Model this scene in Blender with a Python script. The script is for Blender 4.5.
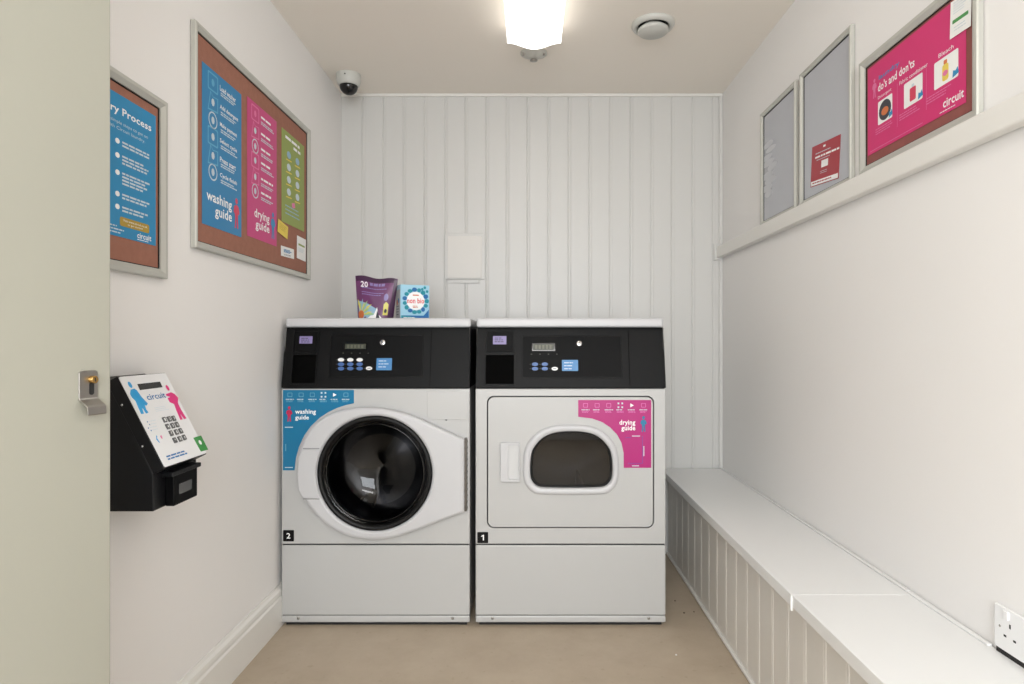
import bpy, math, random
from mathutils import Vector, Matrix
random.seed(7)
for o in list(bpy.data.objects): bpy.data.objects.remove(o, do_unlink=True)
SC = bpy.context.scene; COL = SC.collection
PI = math.pi

# ------------------------------------------------------------------ camera
F = 611.0                       # focal length in pixels of a 1024 wide frame
CAMZ = 1.033
VX, VY = 530.0, 342.0           # where the room's depth lines meet in the photograph
cd = bpy.data.cameras.new('camera'); cam = bpy.data.objects.new('camera', cd); COL.objects.link(cam)
cam.location = (0, 0, CAMZ); cam.rotation_euler = (PI/2, 0, 0)
cd.sensor_width = 36; cd.lens = 36*F/1024; cd.shift_x = -(VX-512)/1024; cd.clip_start = 0.02
SC.camera = cam
# ------------------------------------------------------------------ world, lights, exposure
W = bpy.data.worlds.new('world'); SC.world = W; W.use_nodes = True
W.node_tree.nodes['Background'].inputs[0].default_value = (0.8, 0.86, 1, 1)
W.node_tree.nodes['Background'].inputs[1].default_value = 0.4
SC.view_settings.view_transform = 'Standard'; SC.view_settings.look = 'None'
SC.view_settings.gamma = 1; SC.view_settings.use_curve_mapping = False
SC.view_settings.exposure = 0.13
def area(name, loc, rot, sx, sy, power, col):
    l = bpy.data.lights.new(name, 'AREA'); l.shape = 'RECTANGLE'; l.size = sx; l.size_y = sy
    l.energy = power; l.color = col
    o = bpy.data.objects.new(name, l); COL.objects.link(o); o.location = loc; o.rotation_euler = rot
    return o
area('added_rear_fill', (0.0, -1.93, 1.35), (PI/2, 0, 0), 1.5, 1.2, 62, (0.92, 0.965, 1.0))  # added fill light from behind the camera, in front of the unseen window
area('added_overhead_fill', (0.1, -0.9, 2.20), (0, 0, 0), 1.2, 0.5, 21, (0.98, 0.99, 1.0))  # added overhead fill behind the camera; no lamp is known there
FIXTURE_STRENGTH = 2.4

# ------------------------------------------------------------------ materials
def s2l(c): return c/12.92 if c <= 0.04045 else ((c+0.055)/1.055)**2.4
def hexc(h): return tuple(s2l(int(h[i:i+2], 16)/255) for i in (0, 2, 4)) + (1,)
def mat(name, h, rough=0.5, metal=0, bump=0, bscale=60, var=0, vscale=8, spec=0.5, coat=0):
    m = bpy.data.materials.new(name); m.use_nodes = True; nt = m.node_tree
    b = nt.nodes['Principled BSDF']; c = hexc(h)
    b.inputs['Base Color'].default_value = c; b.inputs['Roughness'].default_value = rough
    b.inputs['Metallic'].default_value = metal; b.inputs['Specular IOR Level'].default_value = spec
    b.inputs['Coat Weight'].default_value = coat
    if bump or var:
        tc = nt.nodes.new('ShaderNodeTexCoord')
    if bump:
        n = nt.nodes.new('ShaderNodeTexNoise'); n.inputs['Scale'].default_value = bscale; n.inputs['Detail'].default_value = 3
        bp = nt.nodes.new('ShaderNodeBump'); bp.inputs['Strength'].default_value = bump; bp.inputs['Distance'].default_value = 0.002
        nt.links.new(tc.outputs['Object'], n.inputs['Vector']); nt.links.new(n.outputs['Fac'], bp.inputs['Height'])
        nt.links.new(bp.outputs['Normal'], b.inputs['Normal'])
    if var:
        n = nt.nodes.new('ShaderNodeTexNoise'); n.inputs['Scale'].default_value = vscale; n.inputs['Detail'].default_value = 5
        mx = nt.nodes.new('ShaderNodeMix'); mx.data_type = 'RGBA'
        mx.inputs[6].default_value = tuple(x*(1-var) for x in c[:3])+(1,); mx.inputs[7].default_value = tuple(min(1, x*(1+var)) for x in c[:3])+(1,)
        nt.links.new(tc.outputs['Object'], n.inputs['Vector']); nt.links.new(n.outputs['Fac'], mx.inputs[0])
        nt.links.new(mx.outputs[2], b.inputs['Base Color'])
    return m
M = {}
M['wall'] = mat('painted_plaster', 'EEECEA', 0.75, bump=0.15, bscale=25, var=0.012, vscale=2)
M['ceiling'] = mat('ceiling_paint', 'F1EAE0', 0.85, bump=0.1, bscale=30)
M['panel'] = mat('white_satin_boarding', 'D0CFCC', 0.38, bump=0.08, bscale=40)
M['bench'] = mat('bench_satin_white', 'E9E9E8', 0.34, bump=0.05, bscale=30)
M['benchfront'] = mat('bench_boarding_paint', 'DCD8D1', 0.45)
M['hatch'] = mat('hatch_paint', 'D8D5D0', 0.4)
M['trim'] = mat('gloss_trim_paint', 'E6E4DF', 0.35)
M['enamel'] = mat('white_enamel', 'B9B9B8', 0.3)
M['enamel2'] = mat('white_plastic', 'C2C2C4', 0.35)
M['gap'] = mat('dark_gap', '1B1B1B', 0.7)
M['black'] = mat('black_plastic', '09090A', 0.45, spec=0.16)
M['black2'] = mat('black_plastic_matt', '050506', 0.5, spec=0.12)
M['blacksteel'] = mat('black_painted_steel', '101113', 0.4, spec=0.3, bump=0.1, bscale=90)
M['darkgloss'] = mat('dark_gloss', '060607', 0.08)
M['rubber'] = mat('rubber_seal', '0A0A0B', 0.45, spec=0.3)
M['steel'] = mat('brushed_steel', 'A5A29D', 0.35, metal=1, bump=0.1, bscale=200)
M['drumsteel'] = mat('drum_steel', '525254', 0.33, metal=1)
M['chrome'] = mat('chrome', 'C8C8C8', 0.15, metal=1)
M['brass'] = mat('brass', 'BC985E', 0.25, metal=1)
M['alu'] = mat('satin_aluminium_frame', 'C3C3BC', 0.38, metal=0.35)
M['cork'] = mat('reddish_cork_backing', '9C6A58', 0.8, bump=0.3, bscale=250, var=0.16, vscale=55)
M['corkdark'] = mat('dark_red_cork_backing', '8C4F4A', 0.75, bump=0.3, bscale=250, var=0.2, vscale=40)
M['greyback'] = mat('pale_grey_backing', 'B9BBC2', 0.25, var=0.03, vscale=12)
M['paperwhite'] = mat('white_paper', 'F2F2F0', 0.6)
M['ink'] = mat('ink_dark', '3A3A44', 0.6)
M['pblue'] = mat('poster_blue', '1C88BC', 0.4)
M['pblue2'] = mat('poster_deep_blue', '1F7FB4', 0.4)
M['pblue3'] = mat('poster_faint_blue', '5AA8CC', 0.4)
M['pmag'] = mat('poster_magenta', 'D2246F', 0.4)
M['pmag2'] = mat('poster_magenta_dull', 'C83A7C', 0.4)
M['pmag3'] = mat('poster_faint_magenta', 'DE72A2', 0.4)
M['pgreen'] = mat('poster_green', '8E9E4A', 0.45)
M['red'] = mat('red_figure', 'D23A5A', 0.4)
M['pwhite'] = mat('white_print', 'F6F6F6', 0.5)
M['pfaint'] = mat('pale_print', 'C9D6DE', 0.5)
M['ochre'] = mat('ochre_print', 'B09232', 0.5)
M['yellow'] = mat('yellow_paper', 'E8CF5C', 0.6)
M['decblue'] = mat('decal_blue', '08709A', 0.3)
M['decmag'] = mat('decal_magenta', 'AC0C70', 0.3)
M['decred'] = mat('decal_red', 'B8214E', 0.35)
M['lcd'] = mat('unlit_display', '3C3E34', 0.3)
M['lilac'] = mat('lilac_screen', '8A7EB0', 0.3)
M['bbtn'] = mat('blue_button', '4468A4', 0.35)
M['wbtn'] = mat('white_button', 'E8E8E8', 0.35)
M['bsticker'] = mat('light_blue_sticker', '4180B8', 0.35)
M['fig_blue'] = mat('bright_blue_print', '1C9CD8', 0.35)
M['fig_pink'] = mat('bright_pink_print', 'DE2A7C', 0.35)
M['kface'] = mat('white_keypad_face', 'E9E9EA', 0.25)
M['key'] = mat('metal_key', '6C6C6C', 0.3, metal=0.6)
M['gsticker'] = mat('green_sticker', '3E8E46', 0.4)
M['wineflyer'] = mat('wine_red_flyer', 'A83440', 0.45)
M['door'] = mat('sage_grey_door', 'A8A79B', 0.45, bump=0.06, bscale=60, var=0.015, vscale=3)
M['purple'] = mat('purple_pouch_film', '6A3A66', 0.3, var=0.25, vscale=20)
M['purpledark'] = mat('dark_purple_film', '3E2040', 0.3)
M['boxblue'] = mat('box_light_blue', '9CCBE0', 0.4)
M['boxteal'] = mat('box_teal', '0E8C9E', 0.4)
M['boxdeep'] = mat('box_deep_blue', '1468A8', 0.4)
M['boxside'] = mat('box_side', 'B4B8BC', 0.45)
M['petalg'] = mat('petal_green', '9CC08A', 0.4); M['petaly'] = mat('petal_yellow', 'D6CE6A', 0.4)
M['petalo'] = mat('petal_orange', 'D0703A', 0.4); M['petalb'] = mat('petal_blue', '8FB4CC', 0.4)
M['socket'] = mat('socket_plastic', 'EFEFEF', 0.25)
M['camwhite'] = mat('camera_housing', 'C6C6C0', 0.4)
M['grit'] = mat('grit', '4A4038', 0.8)
# floor
def floor_mat():
    m = mat('beige_vinyl_floor', 'B3A491', 0.5); nt = m.node_tree; b = nt.nodes['Principled BSDF']
    tc = nt.nodes.new('ShaderNodeTexCoord')
    n1 = nt.nodes.new('ShaderNodeTexNoise'); n1.inputs['Scale'].default_value = 5; n1.inputs['Detail'].default_value = 8; n1.inputs['Roughness'].default_value = 0.65
    n2 = nt.nodes.new('ShaderNodeTexNoise'); n2.inputs['Scale'].default_value = 45; n2.inputs['Detail'].default_value = 3
    r1 = nt.nodes.new('ShaderNodeValToRGB'); r1.color_ramp.elements[0].position = 0.32; r1.color_ramp.elements[0].color = hexc('AE9E8A')
    r1.color_ramp.elements[1].position = 0.65; r1.color_ramp.elements[1].color = hexc('BBAC98')
    r2 = nt.nodes.new('ShaderNodeValToRGB'); r2.color_ramp.elements[0].position = 0.27; r2.color_ramp.elements[0].color = (0.9, 0.89, 0.87, 1)
    r2.color_ramp.elements[1].position = 0.36; r2.color_ramp.elements[1].color = (1, 1, 1, 1)
    mx = nt.nodes.new('ShaderNodeMix'); mx.data_type = 'RGBA'; mx.blend_type = 'MULTIPLY'; mx.inputs[0].default_value = 1
    L = nt.links.new
    L(tc.outputs['Object'], n1.inputs['Vector']); L(tc.outputs['Object'], n2.inputs['Vector'])
    L(n1.outputs['Fac'], r1.inputs[0]); L(n2.outputs['Fac'], r2.inputs[0])
    L(r1.outputs[0], mx.inputs[6]); L(r2.outputs[0], mx.inputs[7]); L(mx.outputs[2], b.inputs['Base Color'])
    return m
M['floor'] = floor_mat()
def glass_mat(name, tint, gloss, rough=0.02):
    m = bpy.data.materials.new(name); m.use_nodes = True; nt = m.node_tree
    nt.nodes.remove(nt.nodes['Principled BSDF']); out = nt.nodes['Material Output']
    t = nt.nodes.new('ShaderNodeBsdfTransparent'); t.inputs[0].default_value = tint
    g = nt.nodes.new('ShaderNodeBsdfGlossy'); g.inputs['Roughness'].default_value = rough
    fr = nt.nodes.new('ShaderNodeFresnel'); fr.inputs[0].default_value = gloss
    mx = nt.nodes.new('ShaderNodeMixShader')
    nt.links.new(fr.outputs[0], mx.inputs[0]); nt.links.new(t.outputs[0], mx.inputs[1]); nt.links.new(g.outputs[0], mx.inputs[2])
    nt.links.new(mx.outputs[0], out.inputs[0]); return m
M['glass'] = glass_mat('smoked_door_glass', (0.42, 0.42, 0.43, 1), 1.45)
M['winglass'] = glass_mat('window_glass', (0.95, 0.97, 0.97, 1), 1.45)
M['domeglass'] = mat('smoked_dome', '0B0A0C', 0.08)
def emit_mat(name, col, s):
    m = mat(name, 'F4F2EC', 0.4); b = m.node_tree.nodes['Principled BSDF']
    b.inputs['Emission Color'].default_value = col; b.inputs['Emission Strength'].default_value = s; return m
M['diffuser'] = emit_mat('lit_diffuser', (1.0, 0.965, 0.92, 1), FIXTURE_STRENGTH)

# ------------------------------------------------------------------ helpers
class Fr:
    """A local frame: origin, right, up and outward normal."""
    def __init__(s, O, U, V):
        s.O = Vector(O); s.U = Vector(U).normalized(); s.V = Vector(V).normalized(); s.N = s.U.cross(s.V).normalized()
    def P(s, u, v, n=0): return s.O + s.U*u + s.V*v + s.N*n
    def hit(s, px, py, n=0):
        C = Vector((0, 0, CAMZ)); d = Vector(((px-VX)/F, 1, -(py-VY)/F))
        t = (n - (C-s.O).dot(s.N)) / d.dot(s.N); p = C + d*t - s.O
        return (p.dot(s.U), p.dot(s.V))
    def box(s, x0, y0, x1, y1, n=0):            # measured rectangle -> (u0, v0, u1, v1)
        a = s.hit(x0, y1, n); b = s.hit(x1, y0, n); return (a[0], a[1], b[0], b[1])
WORLD = Fr((0,0,0), (1,0,0), (0,1,0))
class MB:
    def __init__(s): s.v = []; s.f = []; s.m = []; s.sm = []
    def add(s, vs, fs, m, smooth=False):
        k = len(s.v); s.v += [Vector(x) for x in vs]
        for f in fs: s.f.append([k+i for i in f]); s.m.append(m); s.sm.append(smooth)
        return s
    def box(s, fr, u0, v0, u1, v1, n0, n1, m):
        P = fr.P; vs = [P(u0,v0,n0),P(u1,v0,n0),P(u1,v1,n0),P(u0,v1,n0),P(u0,v0,n1),P(u1,v0,n1),P(u1,v1,n1),P(u0,v1,n1)]
        return s.add(vs, [(3,2,1,0),(4,5,6,7),(0,1,5,4),(1,2,6,5),(2,3,7,6),(3,0,4,7)], m)
    def wbox(s, x0, x1, y0, y1, z0, z1, m): return s.box(WORLD, x0, y0, x1, y1, z0, z1, m)
    def prism(s, fr, pts, n0, n1, m, inset=0, smooth=False, back=True):
        """polygon pts (counter clockwise in u,v) pushed from n0 to n1"""
        if sum(pts[i][0]*pts[(i+1)%len(pts)][1]-pts[(i+1)%len(pts)][0]*pts[i][1] for i in range(len(pts))) < 0: pts = pts[::-1]
        n = len(pts); vs = [fr.P(a, b, n0) for a, b in pts] + [fr.P(a, b, n1) for a, b in pts]
        s.add(vs, [(i, (i+1)%n, n+(i+1)%n, n+i) for i in range(n)], m, smooth)
        k = len(s.v)-2*n
        s.f.append([k+n+i for i in range(n)]); s.m.append(m); s.sm.append(False)
        if back: s.f.append([k+n-1-i for i in range(n)]); s.m.append(m); s.sm.append(False)
        return s
    def loft(s, rings, m, smooth=True, caps=(False, False)):
        """rings: lists of points with equal length; surface runs from the first to the last ring"""
        n = len(rings[0]); vs = [p for r in rings for p in r]; fs = []
        for j in range(len(rings)-1):
            for i in range(n): fs.append((j*n+i, j*n+(i+1)%n, (j+1)*n+(i+1)%n, (j+1)*n+i))
        s.add(vs, fs, m, smooth); k = len(s.v)-len(vs)
        if caps[0]: s.f.append([k+n-1-i for i in range(n)]); s.m.append(m); s.sm.append(False)
        if caps[1]: s.f.append([k+(len(rings)-1)*n+i for i in range(n)]); s.m.append(m); s.sm.append(False)
        return s
    def lathe(s, fr, cu, cv, prof, m, seg=64, smooth=True, caps=(False, False), su=1, sv=1):
        """prof: (radius, height along the normal) from the base outwards"""
        rings = [[fr.P(cu+su*r*math.cos(2*PI*i/seg), cv+sv*r*math.sin(2*PI*i/seg), h) for i in range(seg)] for r, h in prof]
        return s.loft(rings, m, smooth, caps)
    def text(s, fr, st, box, n, m, bold=0.0, keep=False, skew=0, th=0.0):
        cu = bpy.data.curves.new('t', 'FONT'); cu.body = st; bold = min(bold, .018); cu.offset = bold; cu.resolution_u = 2; cu.shear = 0
        cu.space_character = 1.0+bold*2
        o = bpy.data.objects.new('t', cu); COL.objects.link(o)
        dg = bpy.context.evaluated_depsgraph_get(); me = o.evaluated_get(dg).to_mesh()
        vs = [v.co.copy() for v in me.vertices]; fs = [tuple(p.vertices) for p in me.polygons]
        o.evaluated_get(dg).to_mesh_clear(); bpy.data.objects.remove(o); bpy.data.curves.remove(cu)
        if not vs: return s
        x0 = min(v.x for v in vs); x1 = max(v.x for v in vs); y0 = min(v.y for v in vs); y1 = max(v.y for v in vs)
        u0, v0, u1, v1 = box; sx = (u1-u0)/(x1-x0); sy = (v1-v0)/(y1-y0)
        if keep:
            k = min(abs(sx), abs(sy)); sx = k; sy = k
        pts = [fr.P(u0+(v.x-x0)*sx + skew*(v.y-y0)*sy, v0+(v.y-y0)*sy, n) for v in vs]
        return s.add(pts, fs, m)
    def build(s, name, parent=None, bevel=0, seg=2, root=None):
        me = bpy.data.meshes.new(name); names = []
        for m in s.m:
            if m not in names: names.append(m)
        if root is None:
            root = parent
            while root is not None and root.parent is not None: root = root.parent
        off = root.location if root is not None else Vector((0,0,0))
        me.from_pydata([v-off for v in s.v], [], s.f)
        for nm in names: me.materials.append(M[nm])
        for p, m, sm in zip(me.polygons, s.m, s.sm): p.material_index = names.index(m); p.use_smooth = sm
        me.update()
        o = bpy.data.objects.new(name, me); COL.objects.link(o)
        if parent is not None: o.parent = parent
        if bevel:
            b = o.modifiers.new('b', 'BEVEL'); b.width = bevel; b.segments = seg; b.limit_method = 'ANGLE'; b.angle_limit = math.radians(40)
        return o
def tag(o, label=None, cat=None, group=None, kind=None):
    if label: o['label'] = label
    if cat: o['category'] = cat
    if group: o['group'] = group
    if kind: o['kind'] = kind
    return o
def thing(name, loc, label, cat, group=None):
    o = bpy.data.objects.new(name, None); COL.objects.link(o); o.location = loc; o.empty_display_size = 0.05
    return tag(o, label, cat, group)
def solo(mb, name, loc, label, cat, group=None, bevel=0, seg=2):
    """a thing that is one mesh, its origin at loc"""
    e = Vector(loc); o = bpy.data.objects.new(name, None); o.location = e
    r = mb.build(name, None, bevel, seg, root=o); bpy.data.objects.remove(o); r.location = e
    return tag(r, label, cat, group)
def struct(mb, name, bevel=0, parent=None):
    o = mb.build(name, parent, bevel)
    if parent is None: o['kind'] = 'structure'
    return o
def ell(cu, cv, ru, rv, n=20, a0=0, a1=2*PI): return [(cu+ru*math.cos(a0+(a1-a0)*i/n), cv+rv*math.sin(a0+(a1-a0)*i/n)) for i in range(n)]
def rrect(u0, v0, u1, v1, r, n=6):
    out = []
    for cx, cy, a in ((u1-r, v0+r, -PI/2), (u1-r, v1-r, 0), (u0+r, v1-r, PI/2), (u0+r, v0+r, PI)):
        out += [(cx+r*math.cos(a+PI/2*i/n), cy+r*math.sin(a+PI/2*i/n)) for i in range(n+1)]
    return out
def cat_rom(pts, n=6, closed=True):
    out = []; N = len(pts)
    for i in range(N):
        p0, p1, p2, p3 = pts[(i-1)%N], pts[i], pts[(i+1)%N], pts[(i+2)%N]
        for k in range(n):
            t = k/n
            out.append(tuple(0.5*((2*p1[j])+(-p0[j]+p2[j])*t+(2*p0[j]-5*p1[j]+4*p2[j]-p3[j])*t*t+(-p0[j]+3*p1[j]-3*p2[j]+p3[j])*t**3) for j in (0, 1)))
    return out
def radial(poly, c, a):
    """distance from c along angle a to the outline poly"""
    dx, dy = math.cos(a), math.sin(a); best = None
    for i in range(len(poly)):
        x1, y1 = poly[i][0]-c[0], poly[i][1]-c[1]; x2, y2 = poly[(i+1)%len(poly)][0]-c[0], poly[(i+1)%len(poly)][1]-c[1]
        ex, ey = x2-x1, y2-y1; den = dx*ey-dy*ex
        if abs(den) < 1e-12: continue
        t = (x1*ey-y1*ex)/den; q = (x1*dy-y1*dx)/den
        if t > 0 and -1e-6 <= q <= 1+1e-6 and (best is None or t > best): best = t
    return best
def ringpts(poly, c, angs, scale=1.0, inset=0.0):
    return [(c[0]+(radial(poly, c, a)*scale-inset)*math.cos(a), c[1]+(radial(poly, c, a)*scale-inset)*math.sin(a)) for a in angs]
def angles_for(c, polys, n=96):
    a = {round(2*PI*i/n - PI, 5) for i in range(n)}
    for p in polys:
        if len(p) <= 60: a |= {round(math.atan2(y-c[1], x-c[0]), 5) for x, y in p}
    a = sorted(a); out = [a[0]]
    for x in a[1:]:
        if x-out[-1] > 0.002: out.append(x)
    return out
def holed(mb, fr, outer, inner, c, n0, n1, m, bev=0.0):
    """a plate with a hole: outer rim bevelled by bev"""
    A = angles_for(c, [outer, inner]); P = fr.P
    R = lambda pts, n: [P(a, b, n) for a, b in pts]
    o = ringpts(outer, c, A); i = ringpts(inner, c, A)
    rings = [R(i, n0), R(o, n0)]
    mb.loft(rings, m, False)
    if bev:
        ob = ringpts(outer, c, A, inset=bev*0.35); ob2 = ringpts(outer, c, A, inset=bev)
        mb.loft([R(o, n0), R(o, n1-bev), R(ob, n1-bev*0.3), R(ob2, n1)], m, True)
        mb.loft([R(ob2, n1), R(i, n1)], m, False)
    else:
        mb.loft([R(o, n0), R(o, n1)], m, False); mb.loft([R(o, n1), R(i, n1)], m, False)
    mb.loft([R(i, n1), R(i, n0)], m, False)
    return mb
def bars(mb, fr, u0, v_top, w, rows, h, gap, n, m, seed=0):
    """unreadable small print: thin rows of uneven length, broken into words"""
    r = random.Random(seed)
    for k in range(rows):
        ww = w*(0.72+0.28*r.random()); v = v_top-k*(h+gap); x = u0
        while x < u0+ww-h:
            l = min(u0+ww-x, h*(2+4*r.random())); mb.prism(fr, [(x, v-h), (x+l, v-h), (x+l, v), (x, v)], n-0.0001, n, m, back=False); x += l+h*0.7
    return mb
def figure(mb, fr, u, v, h, n, m, flip=1, dress=False):
    """pictogram person: round head, arms folded, legs apart; u,v at the feet centre"""
    H = h; f = flip
    mb.prism(fr, ell(u, v+0.89*H, 0.085*H, 0.10*H, 14), n-0.0001, n, m, back=False)
    body = [(-.06,.76),(.06,.76),(.15,.70),(.20,.55),(.17,.47),(.10,.46),(.09,.30),(.12,0),(.045,0),(.0,.38),(-.045,0),(-.12,0),(-.09,.30),(-.12,.46),(-.20,.52),(-.16,.70)]
    mb.prism(fr, [(u+f*a*H, v+b*H) for a, b in body], n-0.0001, n, m, back=False)

# ------------------------------------------------------------------ room dimensions
XL, XR, YB, ZC = -0.92, 0.938, 2.98, 2.243
YF = -2.0
FL = Fr((XL, 0, 0), (0, 1, 0), (0, 0, 1))      # left wall, u = depth
FRT = Fr((XR, 0, 0), (0, -1, 0), (0, 0, 1))    # right wall, u = minus depth
FB = Fr((0, YB, 0), (1, 0, 0), (0, 0, 1))      # back wall
FC = Fr((0, 0, ZC), (1, 0, 0), (0, -1, 0))     # ceiling, normal down
struct(MB().wbox(XL-.1, XR+.1, YF-.1, YB+.1, -.1, 0, 'floor'), 'floor')
struct(MB().wbox(XL-.1, XR+.1, YF-.1, YB+.1, ZC, ZC+.1, 'ceiling'), 'ceiling')
struct(MB().wbox(XL-.1, XL, YF-.1, YB+.1, 0, ZC, 'wall'), 'wall_left')
struct(MB().wbox(XR, XR+.1, YF-.1, YB+.1, 0, ZC, 'wall'), 'wall_right')
mb = MB(); mb.wbox(XL, XR, YF-.1, YF, 0, .75, 'wall'); mb.wbox(XL, XR, YF-.1, YF, 1.95, ZC, 'wall')
mb.wbox(XL, -.75, YF-.1, YF, .75, 1.95, 'wall'); mb.wbox(.75, XR, YF-.1, YF, .75, 1.95, 'wall'); struct(mb, 'wall_front')
w = thing('added_window_1', (0, YF, .75), None, None); w['kind'] = 'structure'  # unseen window, added to give the rear fill a source
mb = MB()
for a, b, c, d in ((-.75,.75,.75,.80),(-.75,.75,1.90,1.95),(-.75,-.70,.80,1.90),(.70,.75,.80,1.90),(-.025,.025,.80,1.90)): mb.wbox(a, b, YF-.07, YF-.02, c, d, 'trim')
mb.build('window_frame', w); MB().wbox(-.70, .70, YF-.05, YF-.045, .80, 1.90, 'winglass').build('pane', w)
# tongue and groove boarding on the back wall
def boarding(mb, P, a0, a1, z0, z1, first, pitch, m):
    """vertical boards running along a from a0 to a1; P(a, z, depth)"""
    prof = [(a0, 0)]; g = first
    while g < a1-0.01:
        if g > a0+0.01:
            prof += [(g-.0035, 0), (g-.001, -.0032), (g+.001, -.0032), (g+.0035, 0), (g+.0105, .0004), (g+.0125, -.0014), (g+.0145, 0)]
        g += pitch
    prof += [(a1, 0)]
    vs = [P(a, z0, d) for a, d in prof] + [P(a, z1, d) for a, d in prof]; n = len(prof)
    mb.add(vs, [(i, i+1, n+i+1, n+i) for i in range(n-1)], m)
mb = MB(); boarding(mb, lambda a, z, d: FB.P(a, z, d), XL, XR, 0, ZC-.012, -.8185, .1005, 'panel')
mb.wbox(XL, XR, YB+.008, YB+.1, 0, ZC, 'panel'); struct(mb, 'wall_back')
# thin bead under the ceiling and in the right-hand corner
struct(MB().wbox(XL, XR, YB-.010, YB+.004, ZC-.014, ZC, 'trim'), 'trim_1', .003)
struct(MB().wbox(XR-.018, XR, YB-.012, YB+.004, .42, ZC-.014, 'panel'), 'trim_2', .003)
# moulded skirting on the left
prof = [(0,0),(.018,0),(.018,.104),(.0135,.110),(.0135,.118),(.0165,.121),(.0145,.131),(.007,.138),(.004,.145),(0,.145)]
FSK = Fr((XL, 0, 0), (1, 0, 0), (0, 0, 1))
mb = MB(); mb.prism(Fr((XL, YF, 0), (1,0,0), (0,0,1)), prof, -(YB-YF-.012), 0, 'trim'); struct(mb, 'baseboard_left')

# ------------------------------------------------------------------ open door at the left, with cylinder pull
ED = Vector((-.741, 1.08, 0)); ang = math.radians(11.0)
FD = Fr(ED, (math.sin(ang), math.cos(ang), 0), (0, 0, 1))     # u=0 at the free edge, negative towards the hinge
door = struct(MB().box(FD, -.70, .008, 0, 2.03, -.036, 0, 'door'), 'door_1', .0025)
mb = MB(); u0, v0, u1, v1 = FD.box(78, 370, 97, 399)
mb.prism(FD, [(u0, v0), (u1, v0), (u1, v1-.004), (u1-.004, v1), (u0+.004, v1), (u0, v1-.004)], 0, .0022, 'steel')
w_ = u1-u0
def strip(path, t):         # bent plate, path of (v, n)
    P = FD.P; vs = []
    for i, (v, n) in enumerate(path):
        vs += [P(u0, v, n), P(u1, v, n)]
    for i, (v, n) in enumerate(path):
        vs += [P(u0, v-t, n-t*.6), P(u1, v-t, n-t*.6)]
    k = len(path)*2; fs = []
    for i in range(len(path)-1):
        a = 2*i; fs += [(a, a+1, a+3, a+2), (k+a, k+a+2, k+a+3, k+a+1), (a, a+2, k+a+2, k+a), (a+1, k+a+1, k+a+3, a+3)]
    fs += [(0, k, k+1, 1), (2*len(path)-2, 2*len(path)-1, k+2*len(path)-1, k+2*len(path)-2)]
    mb.add(vs, fs, 'steel')
strip([(v0+.002, .001), (v0-.002, .004), (v0-.011, .016), (v0-.014, .019), (v0-.026, .020)], .0022)
ph = mb.build('pull_handle', door, .0006, 1, root=None); ph['label'] = 'brushed steel cylinder pull handle'
cu_, cv_ = FD.hit(90.5, 379.5)
mb = MB().lathe(FD, cu_, cv_, [(.0066, .002), (.0066, .009), (.0060, .010)], 'brass', 28, caps=(0, 1)); mb.box(FD, cu_-.0008, cv_-.0032, cu_+.0008, cv_+.0032, .010, .0103, 'gap')
mb.prism(FD, rrect(cu_-.0045, cv_-.026, cu_+.0045, cv_-.004, .004), .002, .0028, 'gap')
mb.build('lock_cylinder', ph)
struct(MB().wbox(-.919, -.868, .29, .37, 0, ZC-.001, 'trim'), 'trim_3', .004)

# ------------------------------------------------------------------ boxed bench along the right wall
b = thing('boxed_bench', (.79, 1.9, 0), 'long low white boxed-in bench with grooved front along the right wall', 'bench')
mb = MB(); boarding(mb, lambda a, z, d: Vector((.672-d*.55, a, z)), 0.1, YB-.012, .012, .386, 0.18, .1005, 'benchfront')
mb.v = mb.v; mb.wbox(.680, XR-.004, .1, YB-.014, .004, .386, 'benchfront'); mb.build('front_boarding', b)
MB().wbox(.662, .675, .1, YB-.012, 0.001, .014, 'trim').build('bottom_bead', b, .004)
MB().wbox(.636, XR-.003, 1.487, YB-.012, .388, .418, 'bench').build('seat_board', b, .0015)
MB().wbox(.6375, XR-.003, .1, 1.4864, .388, .418, 'bench').build('seat_board', b, .0015)
MB().wbox(.6325, .638, 1.482, 1.490, .380, .416, 'bench').build('joint_cover', b, .002)
mb = MB(); mb.wbox(XR-.013, XR-.002, 1.50, YB-.012, .418, .423, 'bench'); mb.build('rear_bead', b, .003)
mb = MB(); mb.wbox(XR-.014, XR-.002, 1.235, 1.497, .4175, .423, 'bench'); mb.build('rear_bead', b, .003)

# ------------------------------------------------------------------ ledge on the right wall
l = thing('wall_ledge', (XR-.02, 1.6, 1.44), 'long narrow white ledge on the right wall under three framed boards', 'ledge')
MB().wbox(.907, XR-.001, .3, YB-.010, CAMZ+.408, CAMZ+.463, 'trim').build('ledge_board', l, .005, 3)
MB().wbox(.895, .925, YB-.013, YB-.001, CAMZ+.398, CAMZ+.478, 'panel').build('end_block', l, .003)

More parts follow.
